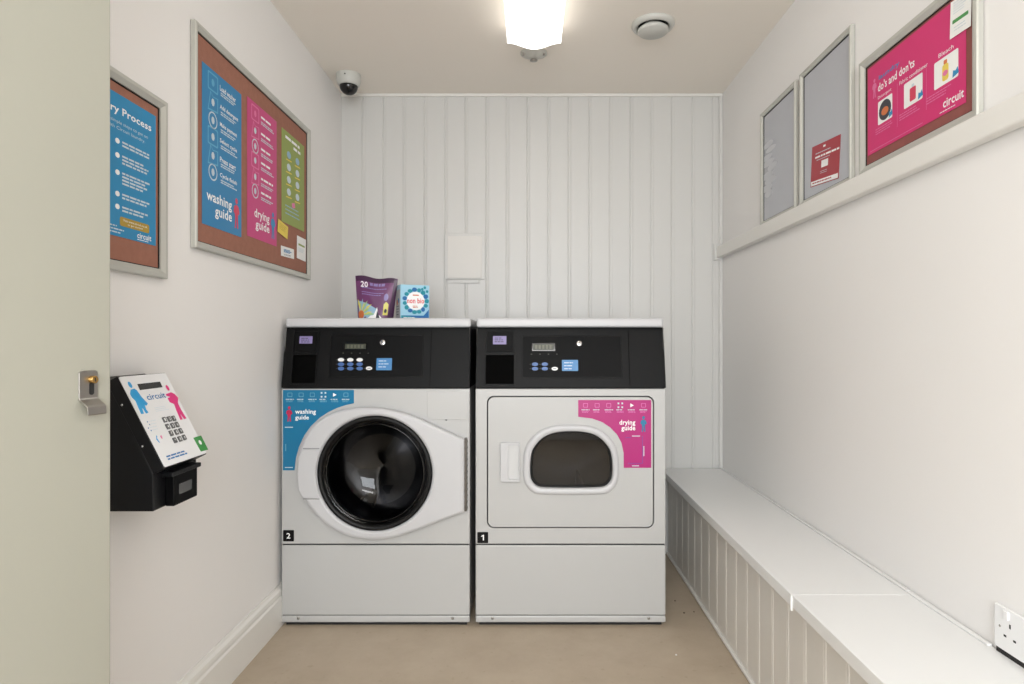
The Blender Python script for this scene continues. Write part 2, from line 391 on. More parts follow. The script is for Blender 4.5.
# ------------------------------------------------------------------ framed boards
def snap_frame(root, fr, u0, v0, u1, v1, w, depth, back, base=.002):
    """silver snap frame and its backing panel"""
    def ring(i, n): return [fr.P(u0+i, v0+i, n), fr.P(u1-i, v0+i, n), fr.P(u1-i, v1-i, n), fr.P(u0+i, v1-i, n)]
    mb = MB(); mb.loft([ring(0, base), ring(0, depth-.003), ring(.0025, depth), ring(w*.45, depth), ring(w-.003, depth*.62), ring(w-.0015, depth*.62), ring(w-.0015, base), ring(w*.5, base), ring(0, base)], 'alu', False)
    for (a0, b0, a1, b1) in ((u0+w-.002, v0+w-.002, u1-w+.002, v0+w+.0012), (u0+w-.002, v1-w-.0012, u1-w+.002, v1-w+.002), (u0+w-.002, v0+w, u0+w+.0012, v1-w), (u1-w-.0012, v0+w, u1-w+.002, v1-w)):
        mb.box(fr, a0, b0, a1, b1, .0046, .0064, 'rubber')  # dark strips drawing the shadow line inside the frame lip
    mb.build('frame', root)
    MB().box(fr, u0+w*.6, v0+w*.6, u1-w*.6, v1-w*.6, base, .0046, back).build('backing_panel', root)
def paper(name, fr, u0, v0, u1, v1, n, m, label, cat, tilt=0):
    """sheet of paper: returns thing root, a frame for its print (0..w, 0..h) and its size"""
    c = fr.P((u0+u1)/2, (v0+v1)/2, n); w, h = u1-u0, v1-v0
    U = fr.U*math.cos(tilt)+fr.V*math.sin(tilt); V = fr.V*math.cos(tilt)-fr.U*math.sin(tilt)
    f = Fr(c - U*w/2 - V*h/2, U, V)
    r = thing(name, f.P(w/2, 0, 0), label, cat)
    MB().box(f, 0, 0, w, h, 0, .0006, m).build('sheet', r)
    return r, f, w, h
def nb(w, h, a0, b0, a1, b1): return (w*a0, h*(1-b1), w*a1, h*(1-b0))    # fractions, b from the top
PN = .0010
# -- large cork board on the left wall
n_face = .016
fl = Fr((XL+n_face, 0, 0), (0,1,0), (0,0,1))
u0 = FL.hit(190, 200)[0]; u1 = fl.hit(311, 200)[0]; v1 = CAMZ+.874; v0 = CAMZ+.256
r = thing('notice_board', (XL, (u0+u1)/2, v0), 'large silver-framed cork notice board on left wall, holding three tall guides', 'notice board')
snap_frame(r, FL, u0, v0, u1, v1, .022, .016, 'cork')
nB = .0052
fb = Fr((XL+nB, 0, 0), (0,1,0), (0,0,1))
def guide(name, x0, x1, yt, yb, m, faint, label, big, figm, heads, seed):
    a = fb.hit(x0, yt); c = fb.hit(x1, yt); d = fb.hit(x0, yb)
    r, f, w, h = paper(name, FL, a[0], d[1], c[0], a[1], nB, m, label, 'poster')
    t = MB(); ic = MB()
    n = len(heads); 
    for i, hd in enumerate(heads):
        b0 = (.06, .185, .30, .405, .525, .63)[i]
        if hd: t.text(f, hd, nb(w, h, .42, b0-.004, min(.93, .42+.034*len(hd)+.04), b0+.032), PN, 'pwhite', .02)
        else: bars(t, f, w*.44, h*(1-b0), w*.42, 1, h*.016, 0, PN, 'pwhite', seed+i)
        bars(t, f, w*.44, h*(1-b0-.040), w*.46, 2, h*.008, h*.006, PN, 'pfaint', seed*3+i)
        # pictogram: outlined tub, card, dial ...
        cu, cv = w*.25, h*(1-b0-.02); s = w*.125
        if i % 3 == 0: outer = rrect(cu-s, cv-s*.9, cu+s, cv+s*.9, s*.2)
        elif i % 3 == 1: outer = [(cu-s, cv-s), (cu+s, cv-s*.8), (cu+s, cv+s*.7), (cu, cv+s*.6), (cu-s*.5, cv+s)]
        else: outer = ell(cu, cv, s*.85, s*.85, 20)
        holed(ic, f, outer, [(cu+(p-cu)*.83, cv+(q-cv)*.83) for p, q in outer], (cu, cv), PN-.0001, PN, faint if i % 3 != 2 else 'pfaint')
        ic.prism(f, ell(cu, cv, s*.3, s*.38, 10), PN-.0001, PN, faint if i == 0 else 'pfaint', back=False)
    t.text(f, big[0], nb(w, h, big[2], .775, .73, .86), PN, 'pwhite', .03)
    t.text(f, big[1], nb(w, h, big[3], .855, .73, .94), PN, 'pwhite', .03)
    t.build('lettering', r); ic.build('pictograms', r)
    g = MB(); figure(g, f, w*.86, h*.05, h*.21, PN, figm); g.build('printed_figure', r)
guide('guide_poster', 201.9, 241.2, 61, 223.2, 'pblue2', 'pblue3', 'tall blue washing guide poster in the large cork notice board', ('washing', 'guide', .10, .30), 'red',
      ['Load washer', 'Add detergent', 'Make payment', 'Select cycle', 'Press start', 'Cycle finish'], 3)
guide('guide_poster', 247.0, 276.5, 96, 235.5, 'pmag2', 'pmag3', 'tall magenta drying guide poster in middle of the large cork notice board', ('drying', 'guide', .22, .26), 'pblue',
      ['', '', '', '', '', ''], 11)
a = fb.hit(281.5, 127); c = fb.hit(304, 127); d = fb.hit(281.5, 221)
r, f, w, h = paper('green_poster', FL, a[0], d[1], c[0], a[1], nB, 'pgreen', 'olive green information poster at the right end of the cork notice board', 'poster')
t = MB(); bars(t, f, w*.15, h*.95, w*.7, 1, h*.03, 0, PN, 'pwhite', 5); bars(t, f, w*.5, h*.89, w*.4, 1, h*.03, 0, PN, 'pwhite', 9)
for i in range(4):
    for j in range(2):
        t.prism(f, ell(w*(.30+.38*j), h*(.76-.135*i), w*.085, h*.04, 12), PN-.0001, PN, 'pfaint' if i != 0 else 'petalb', back=False)
        t.prism(f, [(w*(.18+.38*j), h*(.69-.135*i)), (w*(.42+.38*j), h*(.70-.135*i)), (w*(.42+.38*j), h*(.712-.135*i)), (w*(.18+.38*j), h*(.702-.135*i))], PN-.0001, PN, 'yellow', back=False)
bars(t, f, w*.15, h*.20, w*.7, 3, h*.012, h*.03, PN, 'petalb', 7)
t.prism(f, [(w*.45, h*.2), (w*.58, h*.22), (w*.55, h*.27), (w*.42, h*.25)], PN-.0001, PN, 'pmag3', back=False)
t.build('printed_marks', r)
def small_card(name, x0, y0, x1, y1, m, label, tilt, extra):
    bx = fb.box(x0, y0, x1, y1, .002); r, f, w, h = paper(name, FL, bx[0], bx[1], bx[2], bx[3], nB+.002, m, label, 'note', tilt)
    t = MB(); extra(t, f, w, h); t.build('printed_marks', r)
a = fb.hit(277, 217); c = fb.hit(288, 243)
r, f, w, h = paper('sticky_note', FL, a[0], c[1]+.018, c[0]-.01, a[1]-.012, nB+.003, 'yellow', 'small yellow note stuck askew over the magenta and green posters', 'note', -.15)
t = MB(); bars(t, f, w*.15, h*.8, w*.7, 4, h*.03, h*.1, PN, 'ochre', 2); t.build('handwriting', r)
a = fb.hit(280.5, 246); c = fb.hit(293.5, 258)
r, f, w, h = paper('white_card', FL, a[0], c[1]-.006, c[0], a[1]+.004, nB+.0015, 'paperwhite', 'small square white card with blue print at the bottom of cork board', 'card', .03)
t = MB(); bars(t, f, w*.2, h*.75, w*.6, 3, h*.09, h*.03, PN, 'pblue2', 4); bars(t, f, w*.2, h*.25, w*.6, 2, h*.03, h*.05, PN, 'ink', 5); t.build('printed_marks', r)
a = fb.hit(296.5, 235.5); c = fb.hit(305.3, 261.5)
r, f, w, h = paper('white_card', FL, a[0], c[1], c[0], a[1], nB+.0015, 'paperwhite', 'tall narrow white card in the bottom right corner of cork board', 'card', -.03)
t = MB(); t.prism(f, [(w*.15, h*.6), (w*.85, h*.6), (w*.85, h*.68), (w*.15, h*.68)], PN-.0001, PN, 'pgreen', back=False); bars(t, f, w*.15, h*.5, w*.7, 4, h*.02, h*.03, PN, 'pfaint', 6); t.build('printed_marks', r)

# -- process board, partly behind the door
u1 = fl.hit(168.5, 200)[0]; u0 = u1-.345; v1 = CAMZ+.598; v0 = CAMZ+.157
r = thing('notice_board', (XL, (u0+u1)/2, v0), 'silver-framed cork board on left wall, partly hidden behind the grey door', 'notice board')
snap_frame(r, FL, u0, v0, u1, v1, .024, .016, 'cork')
a = fb.hit(155.5, 118); d = fb.hit(153, 247)
pw = .262
r, f, w, h = paper('process_poster', FL, a[0]-pw, d[1]+.004, a[0], a[1]+.004, nB, 'pblue', 'blue laundry process poster with numbered steps, partly hidden by the grey door', 'poster')
t = MB()
t.text(f, 'Laundry Process', nb(w, h, .07, .085, .93, .155), PN, 'pwhite', .02)
t.text(f, 'Follow these simple steps to get on', nb(w, h, .08, .185, .88, .215), PN, 'pfaint')
t.text(f, 'your way with Circuit laundry.', nb(w, h, .08, .228, .84, .258), PN, 'pfaint')
for i, b0 in enumerate((.32, .42, .54, .69, .78)):
    t.prism(f, ell(w*.47, h*(1-b0-.012), w*.028, h*.019, 16), PN-.0001, PN, 'pwhite', back=False)
    bars(t, f, w*.53, h*(1-b0), w*.38, (2, 3, 4, 2, 2)[i], h*.013, h*.011, PN, 'pfaint', 20+i)
    bars(t, f, w*.06, h*(1-b0), w*.32, 3, h*.013, h*.011, PN, 'pfaint', 40+i)
t.build('lettering', r)
t = MB(); t.prism(f, rrect(*nb(w, h, .50, .855, .90, .920), w*.02), PN-.0001, PN, 'ochre', back=False)
t.text(f, 'Visit www.circuit.co.uk', nb(w, h, .54, .868, .87, .884), PN+.0002, 'pwhite'); t.text(f, 'to get started', nb(w, h, .60, .893, .80, .909), PN+.0002, 'pwhite'); t.build('ochre_box', r)
t = MB(); t.text(f, 'circuit', nb(w, h, .73, .935, .93, .975), PN, 'pwhite', .04); bars(t, f, w*.73, h*.018, w*.2, 1, h*.006, 0, PN, 'pwhite', 3)
bars(t, f, w*.1, h*.075, w*.5, 3, h*.009, h*.013, PN, 'pfaint', 31); t.build('logo_lettering', r)

# -- three boards standing on the ledge
fr_ = Fr((XR-.014, 0, 0), (0,-1,0), (0,0,1)); zl = CAMZ+.4635
def ub(x): return fr_.hit(x, 200)[0]
def un(x): return FRT.hit(x, 200)[0]
uA0, uA1, uB0, uB1, uC0, uC1 = ub(760), un(799), ub(799.2), un(855.5), ub(858.6), un(984.5)
for nm, a, c, top, wd, bk, lab in (('poster_frame', uA0, uA1, .914, .018, 'greyback', 'silver poster frame with pale blank sheet, farthest on the ledge'),
                               ('poster_frame', uB0, uB1, .917, .018, 'greyback', 'middle silver poster frame on the ledge, blank except a wine-red flyer'),
                               ('notice_board', uC0, uC1, .782, .024, 'corkdark', 'silver-framed dark red board on the ledge holding the magenta poster')):
    r = thing(nm, (XR, -(a+c)/2, zl), lab, 'notice board' if nm == 'notice_board' else 'frame')
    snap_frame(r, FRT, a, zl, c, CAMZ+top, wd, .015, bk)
    if nm == 'poster_frame' and a == uA0:
        t = MB(); q = random.Random(3)
        cu, cv = a+(c-a)*.32, zl+.20
        for k in range(9):
            uu = cu+q.uniform(-.03, .04)-.03; vv = cv+.11-k*.024; t.prism(FRT, ell(uu, vv, q.uniform(.035, .06), q.uniform(.010, .016), 18), .0046, .0050+k*.00005, 'pale_oval', back=False)
        M['pale_oval'] = mat('faint_white_oval', 'C2C4C9', 0.3)
        t.build('pale_ovals', r)  # faint white ovals overlapping on the backing
fr9 = Fr((XR-.0058, 0, 0), (0,-1,0), (0,0,1))
# wine-red flyer
q0 = fr9.hit(812, 146); q1 = fr9.hit(838.5, 184)
a = fr9.hit(811, 150); c = fr9.hit(840, 150)
r, f, w, h = paper('red_flyer', FRT, a[0]+.002, zl+.040, c[0]-.002, zl+.170, .0053, 'wineflyer', 'wine-red flyer stuck askew low in the middle frame on the ledge', 'flyer', -.10)
t = MB(); bars(t, f, w*.42, h*.93, w*.18, 1, h*.05, 0, PN, 'pwhite', 4); bars(t, f, w*.15, h*.80, w*.7, 1, h*.02, 0, PN, 'pfaint', 1)
bars(t, f, w*.14, h*.72, w*.85, 1, h*.045, 0, PN, 'pwhite', 2); bars(t, f, w*.2, h*.63, w*.6, 1, h*.015, 0, PN, 'pfaint', 8)
t.prism(f, [(w*.38, h*.40), (w*.62, h*.40), (w*.62, h*.57), (w*.38, h*.57)], PN-.0001, PN, 'pwhite', back=False); bars(t, f, w*.35, h*.32, w*.3, 2, h*.012, h*.03, PN, 'pfaint', 3)
t.prism(f, [(w*.02, h*.02), (w*.98, h*.02), (w*.98, h*.13), (w*.02, h*.13)], PN-.0001, PN, 'pwhite', back=False); bars(t, f, w*.08, h*.095, w*.8, 1, h*.03, 0, PN+.0002, 'wineflyer', 9)
t.build('printed_marks', r)
# magenta dos and don'ts poster
a = fr9.hit(868, 160); c = fr9.hit(966, 100)
v0p = CAMZ+.5; bot = fr9.hit(870, 150)[1]
hA = fr9.hit(966.5, 89)[1]
r, f, w, h = paper('dos_and_donts_poster', FRT, max(a[0], uC0+.028), zl+.049, c[0], zl+.049+.238, .0053, 'pmag', "magenta do's and don'ts poster with three pictures on the ledge board", 'poster')
t = MB(); t.text(f, "do's and don'ts", nb(w, h, .13, .25, .54, .345), PN, 'pwhite', .02); t.text(f, "laundry", nb(w, h, .14, .165, .38, .23), PN, 'pblue', .02)
for k, (s_, a0, a1) in enumerate((('Detergent', .13, .29), ('Fabric conditioner', .38, .67), ('Bleach', .77, .90))): t.text(f, s_, nb(w, h, a0, .395, a1, .435), PN, 'pwhite')
for k in range(3):
    bars(t, f, w*(.10+.28*k), h*.25, w*.22, 3, h*.010, h*.016, PN, 'pmag3', 50+k)
for k in (0, 1): t.box(f, w*(.355+.30*k), h*.14, w*(.358+.30*k), h*.60, PN-.0001, PN, 'pmag3')
t.text(f, 'circuit', nb(w, h, .81, .86, .985, .94), PN, 'pwhite', .04); bars(t, f, w*.78, h*.035, w*.17, 1, h*.008, 0, PN, 'pwhite', 3)
t.box(f, w*.03, h*.03, w*.62, h*.036, PN-.0001, PN, 'pmag3'); t.build('lettering', r)
t = MB(); figure(t, f, w*.085, h*.62, h*.22, PN, 'pmag3'); t.build('printed_figure', r)
for k, (a0, a1) in enumerate(((.13, .30), (.43, .62), (.73, .94))):
    t = MB(); b_ = nb(w, h, a0, .46, a1, .72); t.prism(f, rrect(*b_, w*.01), PN-.0001, PN, 'paperwhite', back=False)
    cu, cv = (b_[0]+b_[2])/2, (b_[1]+b_[3])/2; hh = (b_[3]-b_[1])/2; ww = (b_[2]-b_[0])/2
    if k == 0:
        t.prism(f, ell(cu, cv, ww*.85, hh*.85, 20), PN, PN+.0002, 'ink', back=False); t.prism(f, ell(cu, cv-hh*.1, ww*.5, hh*.35, 14), PN, PN+.0004, 'petalo', back=False)
    elif k == 1:
        t.prism(f, rrect(cu-ww*.35, cv-hh*.7, cu+ww*.3, cv+hh*.35, ww*.1), PN, PN+.0002, 'red', back=False); t.prism(f, rrect(cu-ww*.15, cv+hh*.35, cu+ww*.12, cv+hh*.6, ww*.05), PN, PN+.0002, 'pfaint', back=False)
    else:
        t.prism(f, rrect(cu-ww*.30, cv-hh*.75, cu+ww*.22, cv+hh*.45, ww*.15), PN, PN+.0002, 'yellow', back=False); t.prism(f, rrect(cu-ww*.18, cv+hh*.45, cu+ww*.1, cv+hh*.75, ww*.05), PN, PN+.0002, 'petalo', back=False)
        t.prism(f, ell(cu-ww*.04, cv-hh*.2, ww*.22, hh*.2, 12), PN, PN+.0004, 'pmag3', back=False)
    t.prism(f, [(cu+ww*.55, cv-hh*.9), (cu+ww*1.05, cv-hh*.75), (cu+ww*.95, cv-hh*.3), (cu+ww*.8, cv-hh*.5), (cu+ww*.6, cv-hh*.4)], PN, PN+.0005, 'pblue', back=False)
    t.build('picture', r)
a = fr9.hit(950, 20); c = fr9.hit(973, 20)
r, f, w, h = paper('white_notice', FRT, a[0]+.004, zl+.205, c[0]-.002, zl+.285, .0075, 'paperwhite', 'small white notice with green bar, upper corner of the magenta poster', 'notice', -.04)
t = MB(); t.prism(f, rrect(w*.12, h*.36, w*.88, h*.46, w*.03), PN-.0001, PN, 'gsticker', back=False); bars(t, f, w*.2, h*.25, w*.6, 2, h*.02, h*.06, PN, 'pfaint', 5); bars(t, f, w*.15, h*.92, w*.7, 5, h*.02, h*.05, PN, 'pfaint', 6); t.build('printed_marks', r)

# ------------------------------------------------------------------ ceiling things
c = thing('ceiling_light', (0.016, 1.76, ZC), 'long lit white batten light with a bowed diffuser on the ceiling', 'light')
MB().wbox(-.07, .10, 1.19, 2.32, ZC-.035, ZC-.001, 'trim').build('base_tray', c, .003)
cs = []; hw = .103; cx0 = .016
for i in range(17):
    t_ = -1+2*i/16; cs.append((cx0+hw*t_, ZC-.060-.024*.5*(1+math.cos(t_*PI))))
prof = [(cx0-hw, ZC-.036)] + cs + [(cx0+hw, ZC-.036)]
mb = MB(); r0 = [Vector((x, 1.16, z)) for x, z in prof]; r1 = [Vector((x, 2.352, z)) for x, z in prof]
mb.loft([r0, r1], 'diffuser', False, (True, True)); mb.build('diffuser', c)
v = thing('ceiling_vent', (.468, 2.325, ZC), 'round white extract vent on the ceiling right of the light', 'vent')
fc = Fr((.468, 2.325, ZC), (1,0,0), (0,-1,0))
MB().lathe(fc, 0, 0, [(.081, 0), (.081, .006), (.076, .014), (.066, .018), (.060, .014), (.056, .001)], 'camwhite').build('outer_ring', v)
MB().lathe(fc, 0, 0, [(.058, .002), (.0001, .002)], 'gap').build('throat', v)  # flat dark disc standing in for the shaded gap behind the centre disc
MB().lathe(fc, 0, 0, [(.035, .004), (.0575, .022), (.0575, .030), (.053, .034), (.0001, .036)], 'camwhite').build('centre_disc', v)
s_ = thing('ceiling_sprinkler', (.016, 2.56, ZC), 'small white ceiling sprinkler head just beyond the end of the light', 'sprinkler')
fc = Fr((.016, 2.56, ZC), (1,0,0), (0,-1,0))
MB().lathe(fc, 0, 0, [(.056, 0), (.056, .003), (.042, .008), (.024, .020), (.014, .023), (.0001, .023)], 'camwhite', 32).build('cover_cup', s_)
mb = MB().lathe(fc, 0, 0, [(.004, .022), (.004, .029)], 'steel', 12); mb.lathe(fc, 0, 0, [(.0001, .028), (.015, .028), (.016, .031), (.0001, .033)], 'steel', 24)
mb.build('deflector', s_)
mb = MB()
for sgn in (-1, 1): mb.lathe(fc, sgn*.043, 0.012, [(.005, .006), (.005, .014), (.0001, .0145)], 'steel', 12)
mb.build('fixing_screws', s_)
k_ = thing('security_camera', (-.822, 2.77, ZC), 'small dome security camera on the ceiling in the far left corner', 'security camera')
fc = Fr((-.822, 2.77, ZC), (1,0,0), (0,-1,0))
MB().lathe(fc, 0, 0, [(.055, 0), (.055, .022), (.053, .030), (.048, .045), (.043, .050), (.038, .051)], 'camwhite', 48).build('housing', k_)
MB().lathe(fc, 0, 0, [(.0405, .046)] + [(.0405*math.cos(t*PI/16), .050+.040*math.sin(t*PI/16)) for t in range(8)] + [(.0001, .0903)], 'domeglass', 40).build('smoked_dome', k_)
mb = MB().lathe(Fr((-.822, 2.77-.0565, ZC-.018), (1,0,0), (0,0,1)), 0, 0, [(.003, 0), (.003, .002), (.0001, .002)], 'gap', 10); mb.build('housing_screw', k_)

# ------------------------------------------------------------------ access panel on the back wall
u0, v0, u1, v1 = FB.box(445, 233.5, 485, 279.5)
p = thing('access_panel', ((u0+u1)/2, YB, v0), 'small white square access hatch on the grooved back wall', 'access panel')
mb = MB(); mb.prism(FB, rrect(u0, v0, u1, v1, .008), .0005, .007, 'panel'); mb.build('surround', p, .002)
mb = MB(); mb.prism(FB, rrect(u0+.014, v0+.006, u1-.014, v1-.014, .006), .007, .0105, 'hatch'); mb.build('hatch_cover', p, .002)
mb = MB(); mb.prism(FB, rrect(u0+.014, v0-.018, u1-.026, v0-.001, .003), .0005, .006, 'panel'); mb.build('lower_lip', p, .0015)

# ------------------------------------------------------------------ double wall socket, right
fs = Fr((XR-.009, 0, 0), (0,-1,0), (0,0,1))
s0 = fs.hit(994, 603.6); uS = s0[0]; zT = s0[1]
s = thing('wall_socket', (XR, -(uS+.073), .428), 'white double wall socket just above the near end of the bench', 'socket')
mb = MB(); mb.box(FRT, uS, .4275, uS+.146, .512, .0005, .009, 'socket'); mb.build('face_plate', s, .002)
mb = MB(); mb.box(FRT, uS+.004, .4165, uS+.142, .4275, .0005, .0075, 'gap'); mb.build('gap_shade_strip', s)  # dark strip standing in for the shadow gap between plate and bench
for k in (0, 1):
    o = .060*k; mb = MB()
    for (x, y, hw_, hh_) in ((1010, 627, .0021, .0042), (1005, 635.8, .0034, .0021), (1014.6, 641.9, .0034, .0021)):
        a = fs.hit(x, y); mb.box(FRT, a[0]+o-hw_, a[1]-hh_, a[0]+o+hw_, a[1]+hh_, .0088, .0092, 'gap')
    mb.build('pin_holes', s)
    mb = MB(); a = fs.hit(1010, 627); mb.box(FRT, a[0]+o-.014, .492, a[0]+o-.002, .508, .0085, .0125, 'socket'); mb.build('rocker_switch', s, .001)
a = fs.hit(999.8, 625.6); mb = MB().lathe(FRT, a[0], a[1], [(.0025, .0088), (.0025, .0094), (.0001, .0094)], 'steel', 12); mb.build('screw', s)

# ------------------------------------------------------------------ laundry payment terminal on the left wall
YN, YFa = 1.287, 1.456
k = thing('payment_terminal', (XL, (YN+YFa)/2, .675), 'black wall-mounted laundry payment terminal with sloping white keypad face', 'payment terminal')
FK = Fr((0, YFa, 0), (1,0,0), (0,0,1))       # profile in x,z; normal -Y
body = [(XL+.001, .958), (-.894, .952), (-.795, .753), (-.795, .675), (XL+.001, .675)]
mb = MB(); mb.prism(FK, body, 0, YFa-YN-.002, 'blacksteel'); mb.build('case', k, .002)
Tn = Vector((-.869, YN, .961)); Bn = Vector((-.769, YN, .767))
FKF = Fr(Bn, (0, 1, 0), Tn-Bn)               # face frame: u along depth, v up the slope
H_ = (Tn-Bn).length; W_ = YFa-YN
mb = MB(); mb.box(FKF, 0, 0, W_, H_, -.0275, -.0012, 'blacksteel'); mb.build('lid', k, .0015)
mb = MB(); mb.prism(FKF, rrect(.002, .002, W_-.002, H_-.002, .004), -.0012, .0003, 'kface'); face = mb.build('keypad_face', k)
def kz(px_, py_): return FKF.hit(110+px_/8.05, 365+py_/8.05)          # first close view
def kz2(px_, py_): return FKF.hit(110+px_/7.6, 430+py_/7.6)
mb = MB(); mb.prism(FKF, [kz(218,155), kz(400,135), kz(420,180), kz(240,203)], .0003, .001, 'darkgloss'); mb.build('display', face)
bl = [(165,200),(195,190),(215,205),(255,260),(303,312),(292,328),(278,322),(290,358),(308,383),(290,392),(263,350),(258,352),(272,392),(250,395),(225,340),(205,290),(176,262),(160,235)]
mb = MB(); hd = kz(160,160); mb.prism(FKF, ell(hd[0], hd[1], .0052, .0075, 16), .0003, .0006, 'fig_blue', back=False); mb.prism(FKF, [kz(*q) for q in bl], .0003, .0006, 'fig_blue', back=False); mb.build('printed_figure', face)
pk = [(448,235),(490,220),(520,235),(548,265),(545,305),(570,360),(614,430),(596,436),(560,388),(584,438),(566,443),(535,370),(515,315),(480,300),(462,268),(484,258),(452,248)]
mb = MB(); hd = kz(462,185); mb.prism(FKF, ell(hd[0], hd[1], .0052, .0075, 16), .0003, .0006, 'fig_pink', back=False); mb.prism(FKF, [kz(*q) for q in pk], .0003, .0006, 'fig_pink', back=False); mb.build('printed_figure', face)
a = kz(305, 285); c_ = kz(437, 232)
mb = MB(); mb.text(FKF, 'circuit', (a[0], a[1], c_[0], c_[1]+.004), .0006, 'boxdeep', .05); 
for q, (x0_, y0_) in enumerate(((300,458),(318,480),(308,508),(330,528))):
    a = kz(x0_, y0_); mb.prism(FKF, ell(a[0], a[1], .0014, .0018, 8), .0003, .0006, 'boxdeep', back=False); bars(mb, FKF, a[0]+.004, a[1]+.001, .026, 1, .0014, 0, .0006, 'pfaint', q)
a = kz(355, 345); bars(mb, FKF, a[0], a[1], .050, 3, .0012, .003, .0006, 'pfaint', 3)
a = kz2(428, 205); bars(mb, FKF, a[0], a[1]+.002, .085, 2, .0034, .0030, .0006, 'boxdeep', 11)
a = kz(372, 600); mb.prism(FKF, [(a[0], a[1]), (a[0]+.004, a[1]-.009), (a[0]+.006, a[1]-.008), (a[0]+.004, a[1]+.002), (a[0]+.008, a[1]+.007), (a[0]+.006, a[1]+.009)], .0003, .0006, 'fig_blue', back=False)
a = kz(410, 590); mb.prism(FKF, [(a[0], a[1]), (a[0]+.004, a[1]-.002), (a[0]+.006, a[1]+.006), (a[0]+.001, a[1]+.006)], .0003, .0006, 'pmag3', back=False)
mb.build('lettering', face)
keys = [[(435,443),(473,437),(508,432)],[(460,498),(500,490),(535,482)],[(488,552),(530,542),(565,533)],[(518,608),(558,597),(593,585)]]
digits = [['1','2','3'],['4','5','6'],['7','8','9'],['*','0','#']]
for R_, D_ in zip(keys, digits):
    for q, dg_ in zip(R_, D_):
        a = kz(*q); mb = MB(); mb.prism(FKF, rrect(a[0]-.0055, a[1]-.0063, a[0]+.0055, a[1]+.0063, .0012, 3), .0003, .0026, 'key', back=False)
        mb.text(FKF, dg_, (a[0]-.0022, a[1]-.0034, a[0]+.0022, a[1]+.0034), .0028, 'pwhite', .03); mb.build('key', face)
g = [kz2(632,60), kz2(690,42), kz2(745,150), kz2(690,165)]
mb = MB(); mb.prism(FKF, g, .0003, .0007, 'gsticker', back=False); a = kz2(683, 95); mb.prism(FKF, ell(a[0], a[1], .005, .006, 14), .0007, .0009, 'pwhite', back=False); mb.build('green_sticker', face)
# lid screws
for (px_, py_) in ((97, 322), (262, 655)):
    fsd = Fr((0, YN, 0), (1,0,0), (0,0,1)); a = fsd.hit(110+px_/8.05, 365+py_/8.05)
    MB().lathe(fsd, a[0], a[1], [(.0025, 0), (.0025, .0012), (.0001, .0014)], 'chrome', 12).build('side_screw', k)
# card reader under the lid
mb = MB(); mb.box(Fr((-.795, 0, 0), (0,1,0), (0,0,1)), 1.330, .675, 1.423, .745, 0, .021, 'black2'); rd = mb.build('card_reader', k, .003)
FR2 = Fr((-.774, 0, 0), (0,1,0), (0,0,1))
a = FR2.box(110+525/7.6, 430+375/7.6, 110+620/7.6, 430+485/7.6)
mb = MB(); mb.prism(FR2, rrect(a[0], a[1]-.001, a[2], a[3]+.001, .002), 0, .0008, 'lcdgrey', back=False); M['lcdgrey'] = mat('grey_reader_window', '4C4C4C', 0.2); mb.build('reader_window', rd)
mb = MB(); mb.box(Fr((-.795, 0, 0), (0,1,0), (0,0,1)), 1.315, .742, 1.43, .752, 0, .026, 'blacksteel'); mb.build('reader_hood', k, .002)

# ------------------------------------------------------------------ laundry machines
YM = 2.22
FM = Fr((0, YM, 0), (1,0,0), (0,0,1))
ZC0, ZC1, ZT = .866, 1.087, 1.122
FCN = Fr((0, YM-.004, ZC0), (1,0,0), (0, .045, ZC1-ZC0))
CH = math.hypot(.045, ZC1-ZC0)
def chassis(r, x0, x1, opening, c):
    """cabinet, panels, top and console shared by both machines"""
    mb = MB(); mb.wbox(x0+.003, x1-.003, YM+.022, 2.90, .022, 1.086, 'enamel'); 
    mb.f.pop(2); mb.m.pop(2); mb.sm.pop(2)                    # open to the front
    mb.build('cabinet', r, .002)
    MB().wbox(x0+.012, x1-.012, YM+.014, 2.88, 0, .022, 'gap').build('plinth', r)
    mb = MB(); holed(mb, FM, [(x0, .299), (x1, .299), (x1, ZC0-.003), (x0, ZC0-.003)], opening, c, -.022, 0, 'enamel', .003); mb.build('front_panel', r)
    mb = MB(); mb.box(FM, x0, .040, x1, .294, -.022, 0, 'enamel'); mb.build('lower_panel', r, .004)
    mb = MB(); mb.box(FM, x0, .014, x1, .038, -.022, .001, 'enamel'); mb.build('kick_strip', r, .004)
    for xx in (x0+.062, x1-.062):
        MB().lathe(FM, xx, .030, [(.005, .001), (.005, .003), (.0001, .0035)], 'steel', 12).build('panel_screw', r)
    mb = MB(); mb.box(FM, x0+.006, .03, x1-.006, ZC0+.02, -.040, -.030, 'gap')       # dark liner seen through the seams
    mb = MB(); 
    for (za, zb) in ((.294, .299), (.036, .041), (ZC0-.004, ZC0+.004)): mb.box(FM, x0+.003, za, x1-.003, zb, -.018, -.006, 'gap')
    mb.build('seam_seal', r)
    # console: sloping black fascia with side cheeks
    P = FCN
    prof_ = [(YM-.004, ZC0), (YM+.041, ZC1), (2.88, ZC1), (2.88, ZC0)]
    vs = [Vector((x0-.001, y, z)) for y, z in prof_] + [Vector((x1+.001, y, z)) for y, z in prof_]
    mb = MB(); mb.add(vs, [(0,1,2,3), (7,6,5,4), (0,4,5,1), (1,5,6,2), (3,7,4,0)], 'black'); con = mb.build('console', r, .003)
    mb = MB(); mb.wbox(x0, x1+.001, YM+.034, 2.90, ZC1, ZT, 'enamel2'); mb.build('top_cover', r, .009, 3)
    return con
